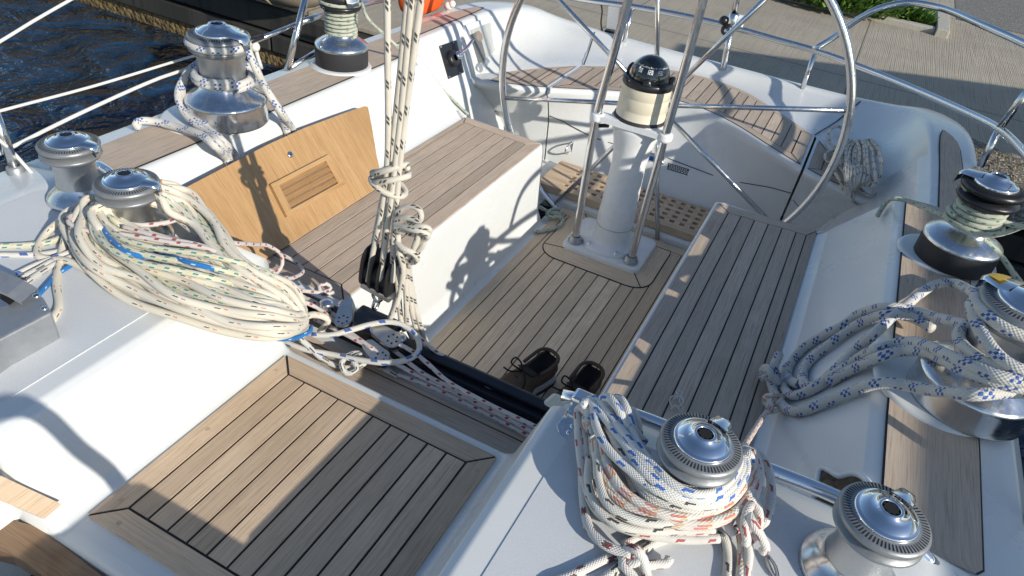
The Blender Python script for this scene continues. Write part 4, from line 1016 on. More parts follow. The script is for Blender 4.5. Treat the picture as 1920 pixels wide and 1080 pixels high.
# ---- pushpit, stanchions, lifelines
pp_ = thing('pushpit', 'stainless pushpit rail curving round the stern above the quay', 'guard rail', (.47, 3.86, .47))
low = [at(900, -40, y=3.86), at(1080, -3, y=3.86), at(1185, 12, y=3.86), at(1280, 29, y=3.86), at(1370, 50, y=3.86), at(1455, 74, y=3.85), at(1530, 95, y=3.83), at(1620, 128, z=.672), at(1710, 165, z=.695), at(1800, 205, z=.73), at(1873, 242, z=.768), at(1925, 292, z=.80), at(2020, 400, z=.83)]
low += [Vector((1.225, 1.7, .86)), Vector((1.225, 1.3, .86)), Vector((1.222, 1.2, .80)), Vector((1.215, 1.18, .60))]
m = MB(); m.tube(catmull(low, .03), .0145, 14); m.build('lower_rail', 'steel', pp_)
hi = [at(1524, 93, y=3.83), at(1560, 72, z=.73), at(1600, 42, z=.82), at(1645, 17, z=.90), at(1700, 5, z=.95), at(1760, 14, z=.97), at(1840, 46, z=.985), at(1925, 84, z=.99), at(2050, 150, z=1.0)]
hi += [Vector((1.23, 2.1, 1.03)), Vector((1.23, 1.75, 1.0)), Vector((1.227, 1.66, .86))]
m = MB(); m.tube(catmull(hi, .03), .0145, 14); m.build('upper_rail', 'steel', pp_)
for a, b in (((at(1503, 170, z=.466)), at(1529, 96, y=3.835)), ((at(1170, 82, z=.466)), at(1185, 14, y=3.86)), (at(1162, 82, z=.466), at(1178, 14, y=3.86))):
    m = MB(); m.tube([a, b], .0115, 12); m.build('stanchion', 'steel', pp_)
f_ = Vector((1.165, 2.98, .625)); j_ = at(1873, 242, z=.768)
m = MB(); m.tube([at(1838, 312, z=.63), j_], .0125, 12); m.tube([j_, at(1925, 172, z=.93)], .0125, 12); m.build('stanchion', 'steel', pp_)
po = thing('flag_pole', 'stainless pole with clamp and black roller standing on the stern', 'pole', at(1357, 128, z=.466))
a, b = at(1355, 132, z=.465), at(1374, 38, y=3.865); d = (b - a)
m = MB(); m.tube([a, b], .0165, 14); m.tube([b, a + d * 2.2], .0135, 14); m.build('tube', 'steel', po)
m = MB(); m.lathe([(.018, -.03), (.024, -.03), (.026, -.02), (.026, .03), (.018, .035)], b, 20); m.build('clamp', 'steel', po)
c = b + Vector((-.012, -.015, -.045)); m = MB(); m.lathe([(.01, -.03), (.027, -.026), (.03, 0), (.027, .026), (.01, .03)], c, 24, mtx=Matrix.Rotation(PI / 2, 3, 'X')); m.lathe([(.012, -.035), (.012, .035)], c, 12, 1, mtx=Matrix.Rotation(PI / 2, 3, 'X')); m.sphere(c + Vector((-.03, .01, .035)), .024, 0); m.build('roller', ['black', 'steel'], po)
m = MB(); m.box(b + Vector((.005, -.005, -.05)), b + Vector((.055, .03, .03))); m.build('bracket', 'white', po, bevel=.01)
br = thing('outboard_bracket', 'stainless plate bracket with black cable hanging from the stern rail', 'bracket', at(1150, 30, y=3.9))
P = [at(u, v, y=3.89) for u, v in ((1141, 6), (1164, 10), (1156, 58), (1135, 54))]; h = Vector((0, .03, 0))
m = MB(); m.add(P + [p + h for p in P], [(3, 2, 1, 0), (0, 1, 5, 4), (1, 2, 6, 5), (2, 3, 7, 6), (3, 0, 4, 7)]); m.build('plate', 'steel', br, bevel=.003)
P = [at(u, v, y=3.88) for u, v in ((1133, 56), (1152, 60), (1150, 68), (1132, 65))]
m = MB(); m.add(P + [p + h for p in P], [(3, 2, 1, 0), (0, 1, 5, 4), (1, 2, 6, 5), (2, 3, 7, 6), (3, 0, 4, 7)]); m.build('foot', 'black', br, bevel=.003)
m = MB(); m.tube(catmull([at(u, v, y=3.88) for u, v in ((1126, 2), (1129, 20), (1127, 45), (1131, 60), (1140, 62))], .01), .0045, 8); m.build('cable', 'black', br)
st = thing('stanchion', 'stainless stanchion with diagonal brace on the left rail, by the black based winch', 'stanchion', at(540, 130, z=.64))
a = at(538, 131, z=.638); b = at(580, -30, x=-1.165); m = MB(); m.tube([a, b], .0125, 12); m.build('post', 'steel', st)
m = MB(); m.tube([at(545, 127, z=.645), at(612, 84, x=-1.165)], .0085, 10); m.build('brace', 'steel', st)
m = MB(); m.tube([at(476, 78, x=-1.165), at(566, 41, x=-1.165)], .008, 10); m.tube([at(560, 43, x=-1.165), at(612, 26, x=-1.165)], .0115, 12); m.tube([at(612, 26, x=-1.165), at(665, 11, x=-1.165), at(740, -6, x=-1.165)], .011, 12); m.build('side_rail', 'steel', st)
m = MB(); m.tube([at(462, 80, x=-1.166), at(492, 69, x=-1.166)], .0095, 10); m.build('grip', 'black', st)
m = MB(); m.sphere(at(478, 88, x=-1.165), .017, 0, 12, 8); m.tube(catmull([at(478, 88, x=-1.165), at(484, 110, x=-1.165), at(490, 128, x=-1.165)], .02), .007, 8); m.build('lashing', 'twine', st)
s2 = thing('stanchion', 'stainless stanchion at the far left edge with lifelines and a lashing', 'stanchion', at(32, 325, z=.638))
a = at(32, 326, z=.638); b = at(-14, 205, x=a.x); m = MB(); m.tube([a, b], .0125, 12); m.build('post', 'steel', s2)
m = MB(); m.lathe([(.02, 0), (.02, .02), (.0125, .024)], a, 16); m.build('socket', 'alloy', s2)
m = MB(); m.tube(catmull([at(-20, 248, x=a.x + .01), at(10, 272, x=a.x + .01), at(24, 285, x=a.x), at(60, 325, z=.645)], .02), .0045, 8); m.build('lashing', 'twine', s2)
for pts, lab in (([(-40, 102), (60, 41), (170, -22)], 'uppermost white lifeline crossing the top left corner'),
                 ([(-40, 220), (0, 208), (170, 163), (356, 107), (478, 74)], 'middle white lifeline running to the polished winch'),
                 ([(-40, 305), (0, 287), (130, 222), (300, 146), (356, 128), (470, 90)], 'lowest white lifeline, thickest, over the dark water')):
    P = [at(u, v, x=-1.17) for u, v in pts]; d_ = (P[0] - P[1]).normalized(); P.insert(0, P[0] + d_ * 1.3 + Vector((0, 0, .05)))
    if 'uppermost' in lab: P.append(P[-1] + (P[-1] - P[-2]).normalized() * .75)
    m = MB(); m.tube(catmull(P, .05), .0052 if 'lowest' in lab else .004, 8)
    single(m, 'lifeline', 'twine', lab, 'lifeline', P[0], 'white lifelines along the left rail')
# ---- things on the quay side to the left
ob = MB(); c = Vector((-1.235, 2.99, .80)); rows = []
R5 = Matrix.Rotation(.1, 3, 'Z')
bc = [at(782, 33, x=-1.2), at(838, 14, x=-1.2)]
lbn = thing('lifebuoy_cover', 'bright orange lifebuoy bag strapped outside the left rail', 'lifebuoy', bc[0])
m = MB(); c = (bc[0] + bc[1]) / 2 + Vector((-.06, 0, .17)); hl = (bc[1] - bc[0]).length / 2 + .02
for i in range(13):
    t = -1 + 2 * i / 12; f = (1 - abs(t) ** 5) ** .4 if abs(t) < 1 else 0
    r = []
    for k in range(24):
        a = 2 * PI * k / 24; ca, sa = math.cos(a), math.sin(a)
        r.append(Vector((c.x + t * .055, c.y + hl * (.55 + .45 * f) * (abs(ca) ** .45) * (1 if ca > 0 else -1), c.z + .185 * (.55 + .45 * f) * (abs(sa) ** .45) * (1 if sa > 0 else -1))))
    rows.append(r)
m.grid(rows, 0, True, closed=True); m.add(rows[-1], [tuple(range(24))]); m.build('bag', 'orange', lbn)
m = MB(); e = Vector((c.x + .056, c.y + .0, c.z - .07)); m.tube(catmull([e + Vector((0, -.03, .03)), e + Vector((.002, -.015, .0)), e + Vector((.002, .0, -.02)), e + Vector((.002, .02, .0)), e + Vector((0, .012, .035))], .01), .003, 6); m.build('printed_mark', 'black', lbn)
kn = at(846, 6, x=-1.17); m = MB()
for i in range(5): m.sphere(kn + Vector((U(-.015, .015), U(-.02, .02), U(-.02, .04))), U(.012, .02), 0, 10, 7)
m.tube(catmull([kn, kn + Vector((0, -.01, -.05)), kn + Vector((.01, .0, -.10))], .02), .008, 8)
single(m, 'rope_knot', 'twine', 'white rope lashing hanging just right of the orange bag', 'rope', kn)
fd = thing('inflatable_tube', 'beige inflatable dinghy tube lying on the timber quay wall', 'dinghy', (-3.3, 4.75, -.2))
m = MB(); R6 = .34; cc_ = at(470, -92, y=4.55); cy, cz = 4.55, cc_.z; prof = []
rows = []
xe = at(592, 0, y=4.4).x
for x, f in [(xe - 4, 1), (xe - 2.5, 1), (xe - 1.2, 1), (xe - .5, .99), (xe - .3, .97), (xe - .14, .86), (xe - .05, .62), (xe, .3), (xe + .01, .02)]:
    rows.append([Vector((x, cy + R6 * f * math.cos(2 * PI * k / 32), cz + R6 * f * math.sin(2 * PI * k / 32))) for k in range(32)])
m.grid(rows, 0, True, closed=True); m.build('tube', 'beige', fd)
m = MB(); m.tube([Vector((xe - .42, cy + (R6 + .001) * math.cos(2 * PI * k / 32), cz + (R6 + .001) * math.sin(2 * PI * k / 32))) for k in range(32)], .012, 8, closed=True); m.build('seam_tape', 'beige', fd)
# ---- unseen boat, added to cast the soft shade over the right side deck and the quay
nb = thing('shade_boat', 'unseen boat with canopy, added to shade the right side deck and quay', 'boat', (5.2, 0, -.7))
m = MB(); rows = []
for y, hw_, sh in ((-7, .15, 1.1), (-5, 1.1, .95), (-2.5, 1.5, .85), (1, 1.55, .8), (4.3, 1.45, .8)):
    rows.append([Vector((5.25 + s * hw_ * f, y, z)) for s, f, z in ((-1, .0, -.9), (-1, .8, -.8), (-1, 1, sh), (-1, .94, sh + .02), (1, .94, sh + .02), (1, 1, sh), (1, .8, -.8), (1, 0, -.9))])
m.grid(rows, 0, False); m.build('hull', 'gel', nb)
m = MB(); m.prism([(3.625, -1.2), (5.6, -1.2), (5.6, 4.1), (6.8, 4.5), (6.8, 6.35), (6.2, 6.1), (3.58, 4.85)], 1.87, 1.91); m.build('canopy', 'white', nb)  # canopy outline shaped for the shade it throws
for x, y in ((3.9, -.9), (3.9, 2.2), (6.5, -.9), (6.5, 2.2)):
    m = MB(); m.tube([(x, y, .8), (x, y, 1.88)], .02, 8); m.build('canopy_post', 'steel', nb)
# ------------------------------------------------------------------ ropes
def rope_mat(name, base, marks, braid=(8, .0075), dirt=.10):
    a = NT(name); u, v0 = a.uvxy(); v = a.math('ADD', v0, a.math('MULTIPLY', a.noise(16, 2), .012))
    f = a.noise(14, 4, .65); c = a.mix(a.ramp(f, [(.3, 1), (.7, 0)]), base, tuple(x * (1 - dirt * 2) for x in base))
    for col, per, ln, nu, wd, ph, sh, cu, cv, sl in marks:
        vv = a.math('DIVIDE', a.math('ADD', a.math('ADD', v, a.math('MULTIPLY', u, sl)), sh), per)
        cell = a.math('FLOOR', vv)
        mv = a.math('LESS_THAN', a.math('FRACT', vv), ln / per)
        uu = a.math('FRACT', a.math('ADD', a.math('MULTIPLY', u, nu), a.math('MULTIPLY', cell, ph)))
        mk = a.math('MULTIPLY', mv, a.math('LESS_THAN', uu, wd))
        if cu:
            ck = a.math('ADD', a.math('FLOOR', a.math('MULTIPLY', uu, cu / wd)), a.math('FLOOR', a.math('MULTIPLY', a.math('FRACT', vv), cv * per / ln)))
            mk = a.math('MULTIPLY', mk, a.math('LESS_THAN', a.math('MODULO', ck, 2.0), .5))
        c = a.mix(mk, c, col)
    k, pv = braid
    p = a.math('MULTIPLY', u, k * 2 * PI); q = a.math('MULTIPLY', v0, 2 * PI / pv)
    h = a.math('ADD', a.math('MULTIPLY', a.math('SINE', a.math('ADD', p, q)), .5), a.math('MULTIPLY', a.math('SINE', a.math('SUBTRACT', p, q)), .5))
    c = a.mix(a.ramp(h, [(.0, .2), (.4, 0)]), c, tuple(x * .45 for x in base))
    a.set(Base_Color=c, Roughness=.85, Sheen_Weight=.15); a.bump(h, .6, .0008); return a.m
LBL = (.025, .15, .52); WHT = (.71, .68, .61); CRM = (.80, .735, .60); BLU = (.015, .09, .36); BLK = (.02, .02, .022); RED = (.36, .03, .035); RDK = (.42, .06, .06); GRN = (.03, .22, .11); YEL = (.60, .55, .22); ORG = (.62, .25, .12)
M['r_sheet'] = rope_mat('blue_check_rope', WHT, [(BLU, .041, .023, 2, .56, .5, 0, 3, 4, .02)], (10, .007))
M['r_main'] = rope_mat('black_dash_rope', (.74, .68, .57), [(BLK, .036, .0068, 2, .30, .5, 0, 0, 0, .045), (BLK, .036, .0068, 2, .30, .5, .0098, 0, 0, .045)], (9, .004))
M['r_cream'] = rope_mat('cream_rope', CRM, [(BLK, .040, .011, 2, .085, .5, 0, 0, 0, .06), (ORG, .040, .008, 2, .10, .5, .019, 0, 0, -.05)], (10, .0055), .05)
M['r_greenyel'] = rope_mat('green_yellow_rope', (.68, .66, .56), [(GRN, .026, .010, 5, .40, .5, 0, 0, 0, .02), (YEL, .026, .010, 5, .36, .5, .013, 0, 0, .02)])
M['r_blue'] = rope_mat('solid_blue_rope', (.01, .18, .50), [((.5, .6, .7), .03, .006, 4, .3, .5, 0, 0, 0, .02)])
M['r_bluedash'] = rope_mat('blue_dash_rope', WHT, [(BLU, .040, .015, 2, .40, .5, 0, 0, 0, -.02)], (8, .007))
M['r_blueflk'] = rope_mat('blue_fleck_rope', (.80, .78, .72), [(LBL, .026, .011, 2, .22, .5, 0, 0, 0, .03), (LBL, .026, .005, 2, .32, .5, .003, 0, 0, .03)], (10, .005))
M['r_blkflk'] = rope_mat('black_fleck_rope', (.79, .76, .67), [(BLK, .034, .013, 2, .18, .5, 0, 0, 0, .03), (BLK, .034, .006, 2, .28, .5, .003, 0, 0, .03)], (10, .005))
M['r_red'] = rope_mat('red_dash_rope', (.76, .69, .64), [(RED, .021, .0085, 2, .34, .5, 0, 0, 0, .012)], (9, .004))
M['r_redflk'] = rope_mat('red_fleck_rope', (.79, .75, .68), [(RDK, .026, .010, 2, .18, .5, 0, 0, 0, .03), (RDK, .026, .0045, 2, .26, .5, .003, 0, 0, .03)], (10, .005))
M['r_pink'] = rope_mat('salmon_fleck_rope', (.79, .73, .64), [((.62, .20, .15), .042, .022, 5, .42, .5, 0, 0, 0, .0), ((.62, .50, .25), .042, .010, 5, .3, .5, .028, 0, 0, 0)], (9, .008))
M['r_redblk'] = rope_mat('red_black_fleck_rope', (.79, .75, .68), [(RED, .036, .014, 2, .40, .5, 0, 4, 4, .02), (BLK, .036, .014, 2, .40, .5, .0035, 4, 4, .02)], (10, .005))
M['r_green'] = rope_mat('green_fleck_rope', (.55, .57, .46), [(GRN, .026, .009, 3, .26, .5, 0, 0, 0, .02)], (8, .006))
M['r_bw'] = rope_mat('black_white_rope', (.64, .63, .58), [(BLK, .04, .018, 5, .35, .5, 0, 0, 0, 0)])
def pt(q, z=None):
    if isinstance(q, Vector): return q
    return at(q[0], q[1], z=q[2] if len(q) > 2 else z)
def rope(name, label, mat, r, strands, group=None, step=.008, seg=12, cat='rope'):
    m = MB(); P0 = None
    for s in strands:
        closed = False
        if isinstance(s, tuple) and s and s[0] == 'closed': closed, s = True, s[1]
        P = [pt(q) for q in s]; P0 = P0 or P[0]; C = catmull(P, step, closed); a1, a2 = U(0, 6), U(0, 6); cl_ = closed
        m.tube(C, [r * (1 + .05 * math.sin(i * .31 + a1) * math.sin(i * .093 + a2)) if not cl_ else r for i in range(len(C))], seg, closed=closed)
    return single(m, name, mat, label, cat, P0, group)
def helix(c, r, z0, z1, turns, a0=0, n=28):
    k = int(turns * n); return [Vector((c[0] + r * math.cos(a0 + 2 * PI * i / n), c[1] + r * math.sin(a0 + 2 * PI * i / n), z0 + (z1 - z0) * i / k)) for i in range(k + 1)]
def px_z(pts, z0, z1=None):
    n = len(pts); z1 = z0 if z1 is None else z1
    return [(u, v, lerp(z0, z1, i / (n - 1))) for i, (u, v) in enumerate(pts)]
def zs(pts): return [(u, v, z) for u, v, z in pts]
# seat-back planes (ropes lie on them)
SBn = {1: Vector((-.842, 0, .54)), -1: Vector((.842, 0, .54))}; SBp = {1: Vector((.846, 1.5, .507)), -1: Vector((-.846, 1.5, .507))}
def SB(s, u, v, d=.012): return atp(u, v, SBp[s] + SBn[s] * d, SBn[s])
# A: sheet on the left primary winch
r_ = .0112; o = WS['pl']; c = (o.location.x, o.location.y); s_ = o.scale.x; z0 = .64
jz = z0 + (.207 + .0255); st_ = []
st_.append(helix(c, .082 * s_, jz, jz, .78, PI * .62, 40))
st_.append(helix(c, .067 + r_, z0 + .118, z0 + .140, 2.0, -.4))
e = helix(c, .082 * s_, jz, jz, .78, PI * .62, 40)[-1]
st_.append([(452, 62, .89), (460, 82, .875), (478, 125, .82), (502, 172, .735), (527, 210, .675), SB(-1, 549, 243), SB(-1, 558, 262)])
st_.append([(415, 128, .79), (440, 116, .795), (466, 126, .785), (500, 168, .72), (523, 207, .667), SB(-1, 536, 240), SB(-1, 543, 262)])
st_.append([(372, 118, .765), (350, 138, .75), (341, 168, .715), (352, 205, .68), (385, 238, .66), (415, 262, .655), SB(-1, 440, 290), SB(-1, 447, 305)])
st_.append([(368, 126, .75), (343, 150, .735), (334, 180, .705), (346, 212, .672), (380, 243, .656), (410, 268, .656), SB(-1, 430, 296), SB(-1, 437, 312)])
st_.append([(262, 240, .645), (254, 234, .655), (262, 227, .66), (290, 228, .656), (330, 238, .656), (375, 252, .668), (402, 273, .66), SB(-1, 424, 298), SB(-1, 432, 314)])
rope('sheet', 'thick white rope with blue checks on the far left primary winch, over the washboard', 'r_sheet', r_, st_)
# B: green line on the aft left winch
o = WS['al']; c = (o.location.x, o.location.y); sz = o.scale.z; s_ = o.scale.x
st_ = [helix(c, .0475 * s_ + .006, z0 + .083 * sz, z0 + .148 * sz, 6.2), helix(c, .072 * s_, z0 + .172 * sz, z0 + .172 * sz, .9, 1.0, 40)]
st_.append([Vector((c[0] + .068, c[1] + .03, z0 + .175 * sz)), at(688, 32, z=.84), at(722, 66, z=.75), at(762, 103, z=.66), Q(800, 140, .02), Q(838, 176, .012), Q(868, 205, .008), Q(878, 214, .008)])
rope('halyard_tail', 'pale green flecked rope from the far left winch down to the bench end', 'r_green', .0058, st_)
# C: green line on the aft right winch
o = WS['ar']; c = (o.location.x, o.location.y); sz = o.scale.z; s_ = o.scale.x; r_ = .0078
st_ = [helix(c, .046 * s_ + r_, z0 + .088 * sz, z0 + .145 * sz, 4.2), helix(c, .047 * s_ + r_ * 2.4, z0 + .095 * sz, z0 + .115 * sz, 1.3, 2)]
st_.append([(1960, 405, .80), (1915, 425, .775), (1860, 440, .755), (1812, 428, .735), (1765, 403, .70), (1725, 386, .665), (1695, 375, .655), (1675, 372, .65), SB(1, 1660, 382), SB(1, 1650, 396), SB(1, 1646, 404)])
st_.append([(1808, 345, .86), (1816, 362, .84), (1832, 385, .81), (1862, 408, .79), (1900, 422, .785), (1930, 420, .785)])
st_.append([(1820, 432, .75), (1845, 450, .735), (1875, 478, .71), (1902, 515, .675), (1935, 560, .66)])
rope('sheet', 'white rope with green flecks wrapped on the right winch with the black ring base', 'r_green', r_, st_)
# D: blue sheet on the right primary winch
r_ = .0122; o = WS['pr']; c = (o.location.x, o.location.y); sz = o.scale.z; s_ = o.scale.x
Z7 = lambda x, y, z: (1480 + .3147 * x, 500 + .3147 * y, z); S7 = lambda x, y, d=.012: SB(1, 1480 + .3147 * x, 500 + .3147 * y, d)
g0 = helix(c, .085, z0 + .2325, z0 + .2325, .42, PI * .93, 40)
st_ = [g0]
st_.append([g0[0], Z7(1140, 190, .80), Z7(1070, 140, .70), Z7(960, 95, .662), Z7(860, 112, .66), Z7(780, 160, .657), Z7(690, 235, .662), Z7(600, 310, .662), S7(500, 405, .03), S7(400, 490, .016), S7(320, 570), S7(240, 645), S7(170, 700), S7(110, 715), S7(80, 675), S7(92, 600), S7(150, 530), S7(230, 470), S7(310, 410), S7(400, 350), S7(490, 310, .016), Z7(590, 285, .660), Z7(700, 295, .662), Z7(780, 325, .665), Z7(850, 370, .67)])
st_.append([Z7(1110, 385, .785), Z7(1050, 350, .765), Z7(960, 325, .73), Z7(860, 298, .69), Z7(740, 262, .664), Z7(600, 242, .662), S7(500, 255, .022), S7(400, 290), S7(300, 360), S7(200, 410), S7(110, 465), S7(40, 530), S7(0, 590), S7(-12, 650), S7(25, 690), S7(70, 700)])
st_.append([S7(-14, 600), S7(-30, 670), S7(-25, 735), S7(20, 768), S7(90, 752), S7(170, 712), S7(260, 650), S7(340, 595), S7(440, 530, .02), Z7(520, 490, .664), Z7(610, 462, .674), Z7(720, 448, .70), Z7(820, 470, .735), Z7(930, 520, .78), Z7(1020, 560, .80), Z7(1120, 605, .815), Z7(1250, 655, .825), Z7(1420, 690, .83)])
st_.append([S7(230, 690), S7(330, 635), S7(450, 575, .02), Z7(560, 530, .668), Z7(680, 500, .685), Z7(800, 505, .715), Z7(900, 545, .75), Z7(1010, 600, .785), Z7(1120, 650, .80), Z7(1280, 700, .81), Z7(1450, 730, .815)])
kx = lambda x, y: (1400 + .2038 * x, 640 + .2038 * y)
K8 = lambda x, y, z=.388: (*kx(x, y), z)
st_.append([Z7(1460, 745, .79), Z7(1250, 752, .79), Z7(1100, 762, .785), Z7(950, 748, .75), Z7(830, 735, .71), Z7(700, 708, .678), Z7(590, 692, .666), S7(500, 700, .018), S7(400, 735), S7(300, 775), S7(200, 815), S7(110, 850), S7(40, 862), S7(-20, 845), K8(330, 590, .43), K8(275, 520, .415), K8(240, 440, .41), K8(222, 360, .42), K8(215, 300, .44), K8(180, 250, .43), K8(150, 290, .40), K8(160, 335, .40), K8(210, 320, .415), K8(260, 350, .43), K8(285, 400, .41), K8(300, 440, .395), K8(300, 380, .39), K8(270, 310, .40), K8(252, 240, .42), K8(275, 170, .43), K8(300, 112, .44)])
st_.append([Z7(1085, 215, .85), Z7(1092, 260, .852), Z7(1120, 340, .85), Z7(1160, 420, .848), Z7(1215, 500, .846), Z7(1290, 570, .845), Z7(1400, 625, .845), Z7(1520, 640, .845)])
st_.append([Z7(1090, 340, .80), Z7(1030, 365, .79), Z7(1008, 410, .785), Z7(1030, 465, .79), Z7(1090, 520, .805), Z7(1180, 580, .82), Z7(1300, 630, .83)])
rope('sheet', 'thick white rope with blue checks looped over the right seat back by the winch', 'r_sheet', r_, st_)
# E: coil on the near right winch
D = .6586
def cz(pts, z0, z1, z2):          # apex on the rail, low in the middle, up at the end
    n = len(pts); out = []
    for i, (u, v) in enumerate(pts):
        t = i / (n - 1); z = lerp(z0, z1, min(1, t / .45)) if t < .45 else lerp(z1, z2, (t - .45) / .55); out.append((u, v, z))
    return out
r_ = .0072
def more(L, n, dx, dy, dz, j=4):
    out = list(L)
    for k in range(1, n + 1):
        for q in L: out.append([(u + dx * k + U(-j, j), v + dy * k + U(-j, j), z + dz * k) for u, v, z in q])
    return out
rope('halyard_coil', 'white rope with blue flecks, uppermost in the coil round the near right winch', 'r_blueflk', r_, [cz([(1180, 800), (1200, 838), (1222, 868), (1256, 904), (1300, 926), (1345, 920), (1372, 896), (1386, 868), (1384, 846)], .76, .768, .745), cz([(1090, 762), (1104, 752), (1132, 782), (1168, 828), (1210, 876), (1254, 914), (1300, 934), (1340, 934), (1372, 915), (1392, 880), (1394, 856)], .745, .762, .74)] + more([cz([(1100, 790), (1112, 760), (1128, 752), (1150, 790), (1172, 832), (1206, 884), (1258, 926), (1300, 934), (1345, 925), (1374, 895), (1380, 868), (1368, 845)], .735, 0.758, 0.745)], 1, 20, 6, -.006) + [
    cz([(1120, 792), (1100, 772), (1092, 757), (1100, 752), (1112, 765), (1118, 800), (1140, 842), (1190, 890), (1245, 928), (1290, 943), (1335, 940), (1368, 920), (1384, 888), (1386, 856), (1372, 836), (1345, 830)], .735, 0.751, 0.740),
    cz([(1130, 780), (1112, 758), (1106, 748), (1120, 750), (1146, 782), (1180, 826), (1222, 878), (1268, 912), (1310, 920), (1346, 908), (1368, 880), (1372, 855), (1360, 838)], .742, 0.764, 0.750),
    cz([(1136, 762), (1128, 748), (1140, 745), (1158, 765), (1176, 800), (1192, 826), (1215, 852)], .745, 0.781, 0.730),
    cz([(1150, 765), (1150, 748), (1163, 748), (1178, 775), (1186, 800), (1192, 812), (1210, 830)], .74, 0.776, 0.730),
    cz([(1150, 930), (1185, 972), (1240, 990), (1300, 988), (1345, 975), (1375, 945), (1398, 905), (1412, 868), (1400, 845)], .675, 0.687, 0.750)])
rope('halyard_coil', 'white rope with black flecks amid the coil round the near right winch', 'r_blkflk', r_, [cz([(1140, 800), (1160, 840), (1186, 878), (1228, 918), (1280, 944), (1330, 948), (1368, 930), (1396, 900)], .74, .752, .735), cz([(1160, 790), (1176, 830), (1204, 866), (1240, 902)], .745, .75, .755)] + more([cz([(1128, 790), (1134, 772), (1150, 775), (1160, 825), (1180, 880), (1222, 940), (1275, 964), (1328, 964), (1362, 948)], .73, 0.726, 0.726)], 2, -9, 8, -.010, 5) + [
    cz([(1122, 800), (1126, 775), (1140, 770), (1155, 800), (1168, 850), (1188, 890), (1225, 930), (1272, 955), (1325, 960), (1358, 942), (1376, 925)], .735, 0.734, 0.731),
    cz([(1112, 820), (1108, 800), (1116, 795), (1120, 840), (1122, 900), (1140, 945), (1182, 972), (1232, 982), (1290, 975), (1340, 962)], .73, 0.719, 0.716),
    cz([(1180, 800), (1176, 775), (1186, 770), (1196, 800), (1200, 830)], .745, 0.764, 0.726),
    cz([(1105, 860), (1104, 910), (1118, 950), (1160, 985), (1215, 995), (1270, 994), (1310, 988)], .70, 0.702, 0.696),
    [(1345, 1000, .675), (1358, 1010, .675), (1364, 1040, .668), (1362, 1100, .668), (1362, 1230, .668)], [(1275, 1003, .668), (1225, 1020, .668), (1180, 1050, .668), (1120, 1095, .668)]])
rope('halyard_coil', 'white rope with salmon stripes in the coil round the near right winch', 'r_pink', r_, more([cz([(1104, 805), (1098, 785), (1108, 782), (1114, 830), (1126, 890), (1160, 940), (1212, 968), (1270, 984), (1330, 984), (1372, 966), (1398, 930), (1420, 885)], .72, 0.710, 0.726)], 1, 8, -8, .008, 5) + [
    cz([(1118, 800), (1112, 775), (1122, 772), (1128, 810), (1136, 862), (1165, 915), (1212, 950), (1270, 968), (1330, 962), (1372, 940), (1400, 905), (1415, 870), (1408, 846)], .735, 0.727, 0.736),
    cz([(1110, 812), (1104, 790), (1112, 790), (1118, 840), (1138, 900), (1176, 938), (1225, 962), (1278, 976), (1332, 972), (1362, 955)], .728, 0.716, 0.716),
    [(1388, 1000, .685), (1392, 1030, .675), (1386, 1100, .668), (1386, 1230, .668)]])
rope('halyard_coil', 'white rope with red flecks, outermost loops of the coil round the near right winch', 'r_redflk', r_, more([cz([(1110, 785), (1098, 768), (1092, 775), (1096, 830), (1102, 880), (1120, 935), (1160, 972), (1215, 990), (1270, 998), (1325, 998)], .73, 0.690, 0.694)], 1, 14, -8, .006, 5) + [
    cz([(1100, 775), (1090, 765), (1084, 768), (1084, 800), (1088, 852), (1096, 902), (1114, 950), (1145, 980), (1192, 998), (1245, 1008), (1300, 1012), (1348, 1010)], .735, 0.686, 0.689),
    cz([(1398, 842), (1425, 852), (1441, 880), (1446, 922), (1440, 965), (1428, 985), (1418, 972)], .72, 0.714, 0.704),
    cz([(1385, 838), (1410, 848), (1424, 876), (1420, 920), (1404, 950), (1392, 975)], .73, 0.734, 0.719),
    [(1402, 1015, .69), (1404, 1040, .68), (1396, 1100, .668), (1396, 1230, .668)],
    # gasket hitch gathering the coil
    [(1398, 1000, .70), (1388, 975, .715), (1388, 950, .725), (1402, 938, .73), (1418, 945, .725), (1424, 970, .715), (1420, 1000, .70), (1408, 1012, .695)],
    [(1410, 945, .735), (1400, 960, .735), (1396, 985, .725), (1400, 1012, .71), (1398, 1018, .70)],
    [(1398, 950, .72), (1408, 975, .735), (1424, 1000, .72), (1436, 1028, .70), (1428, 1035, .69)],
    [(1372, 968, .70), (1366, 985, .705), (1372, 998, .70), (1384, 990, .70)]])
rope('halyard_coil', 'white rope with red and black flecks knotted at the bottom of the picture', 'r_redblk', r_ * 1.05, [
    cz([(1108, 790), (1100, 800), (1094, 850), (1092, 905), (1096, 955), (1106, 992), (1132, 1020), (1165, 1035), (1185, 1042)], .72, .672, .69),
    [(1185, 1042, .69), (1200, 1034, .70), (1198, 1050, .69), (1178, 1056, .68), (1166, 1046, .675), (1176, 1030, .69), (1192, 1030, .705), (1206, 1048, .695), (1212, 1075, .675), (1218, 1100, .668), (1218, 1230, .668)],
    [(1172, 1040, .68), (1168, 1060, .68), (1186, 1080, .675), (1194, 1100, .67), (1134, 1230, .67)],
    [(1160, 1038, .668), (1120, 1056, .667), (1070, 1080, .667), (1030, 1100, .667), (970, 1230, .667)],
    [(1170, 1022, .668), (1200, 1005, .668), (1230, 996, .675)],
    [(1205, 1062, .68), (1232, 1058, .675), (1250, 1056, .675), (1256, 1046, .678)]])
m = MB(); P = [(1434, 1040, .668), (1440, 1062, .666), (1456, 1085, .666), (1452, 1060, .668), (1438, 1040, .668)]
m.tube(catmull([pt(q) for q in P], .006), .0022, 6); m.tube(catmull([pt((u + 3, v + 2, z + .004)) for u, v, z in P], .006), .0018, 6)
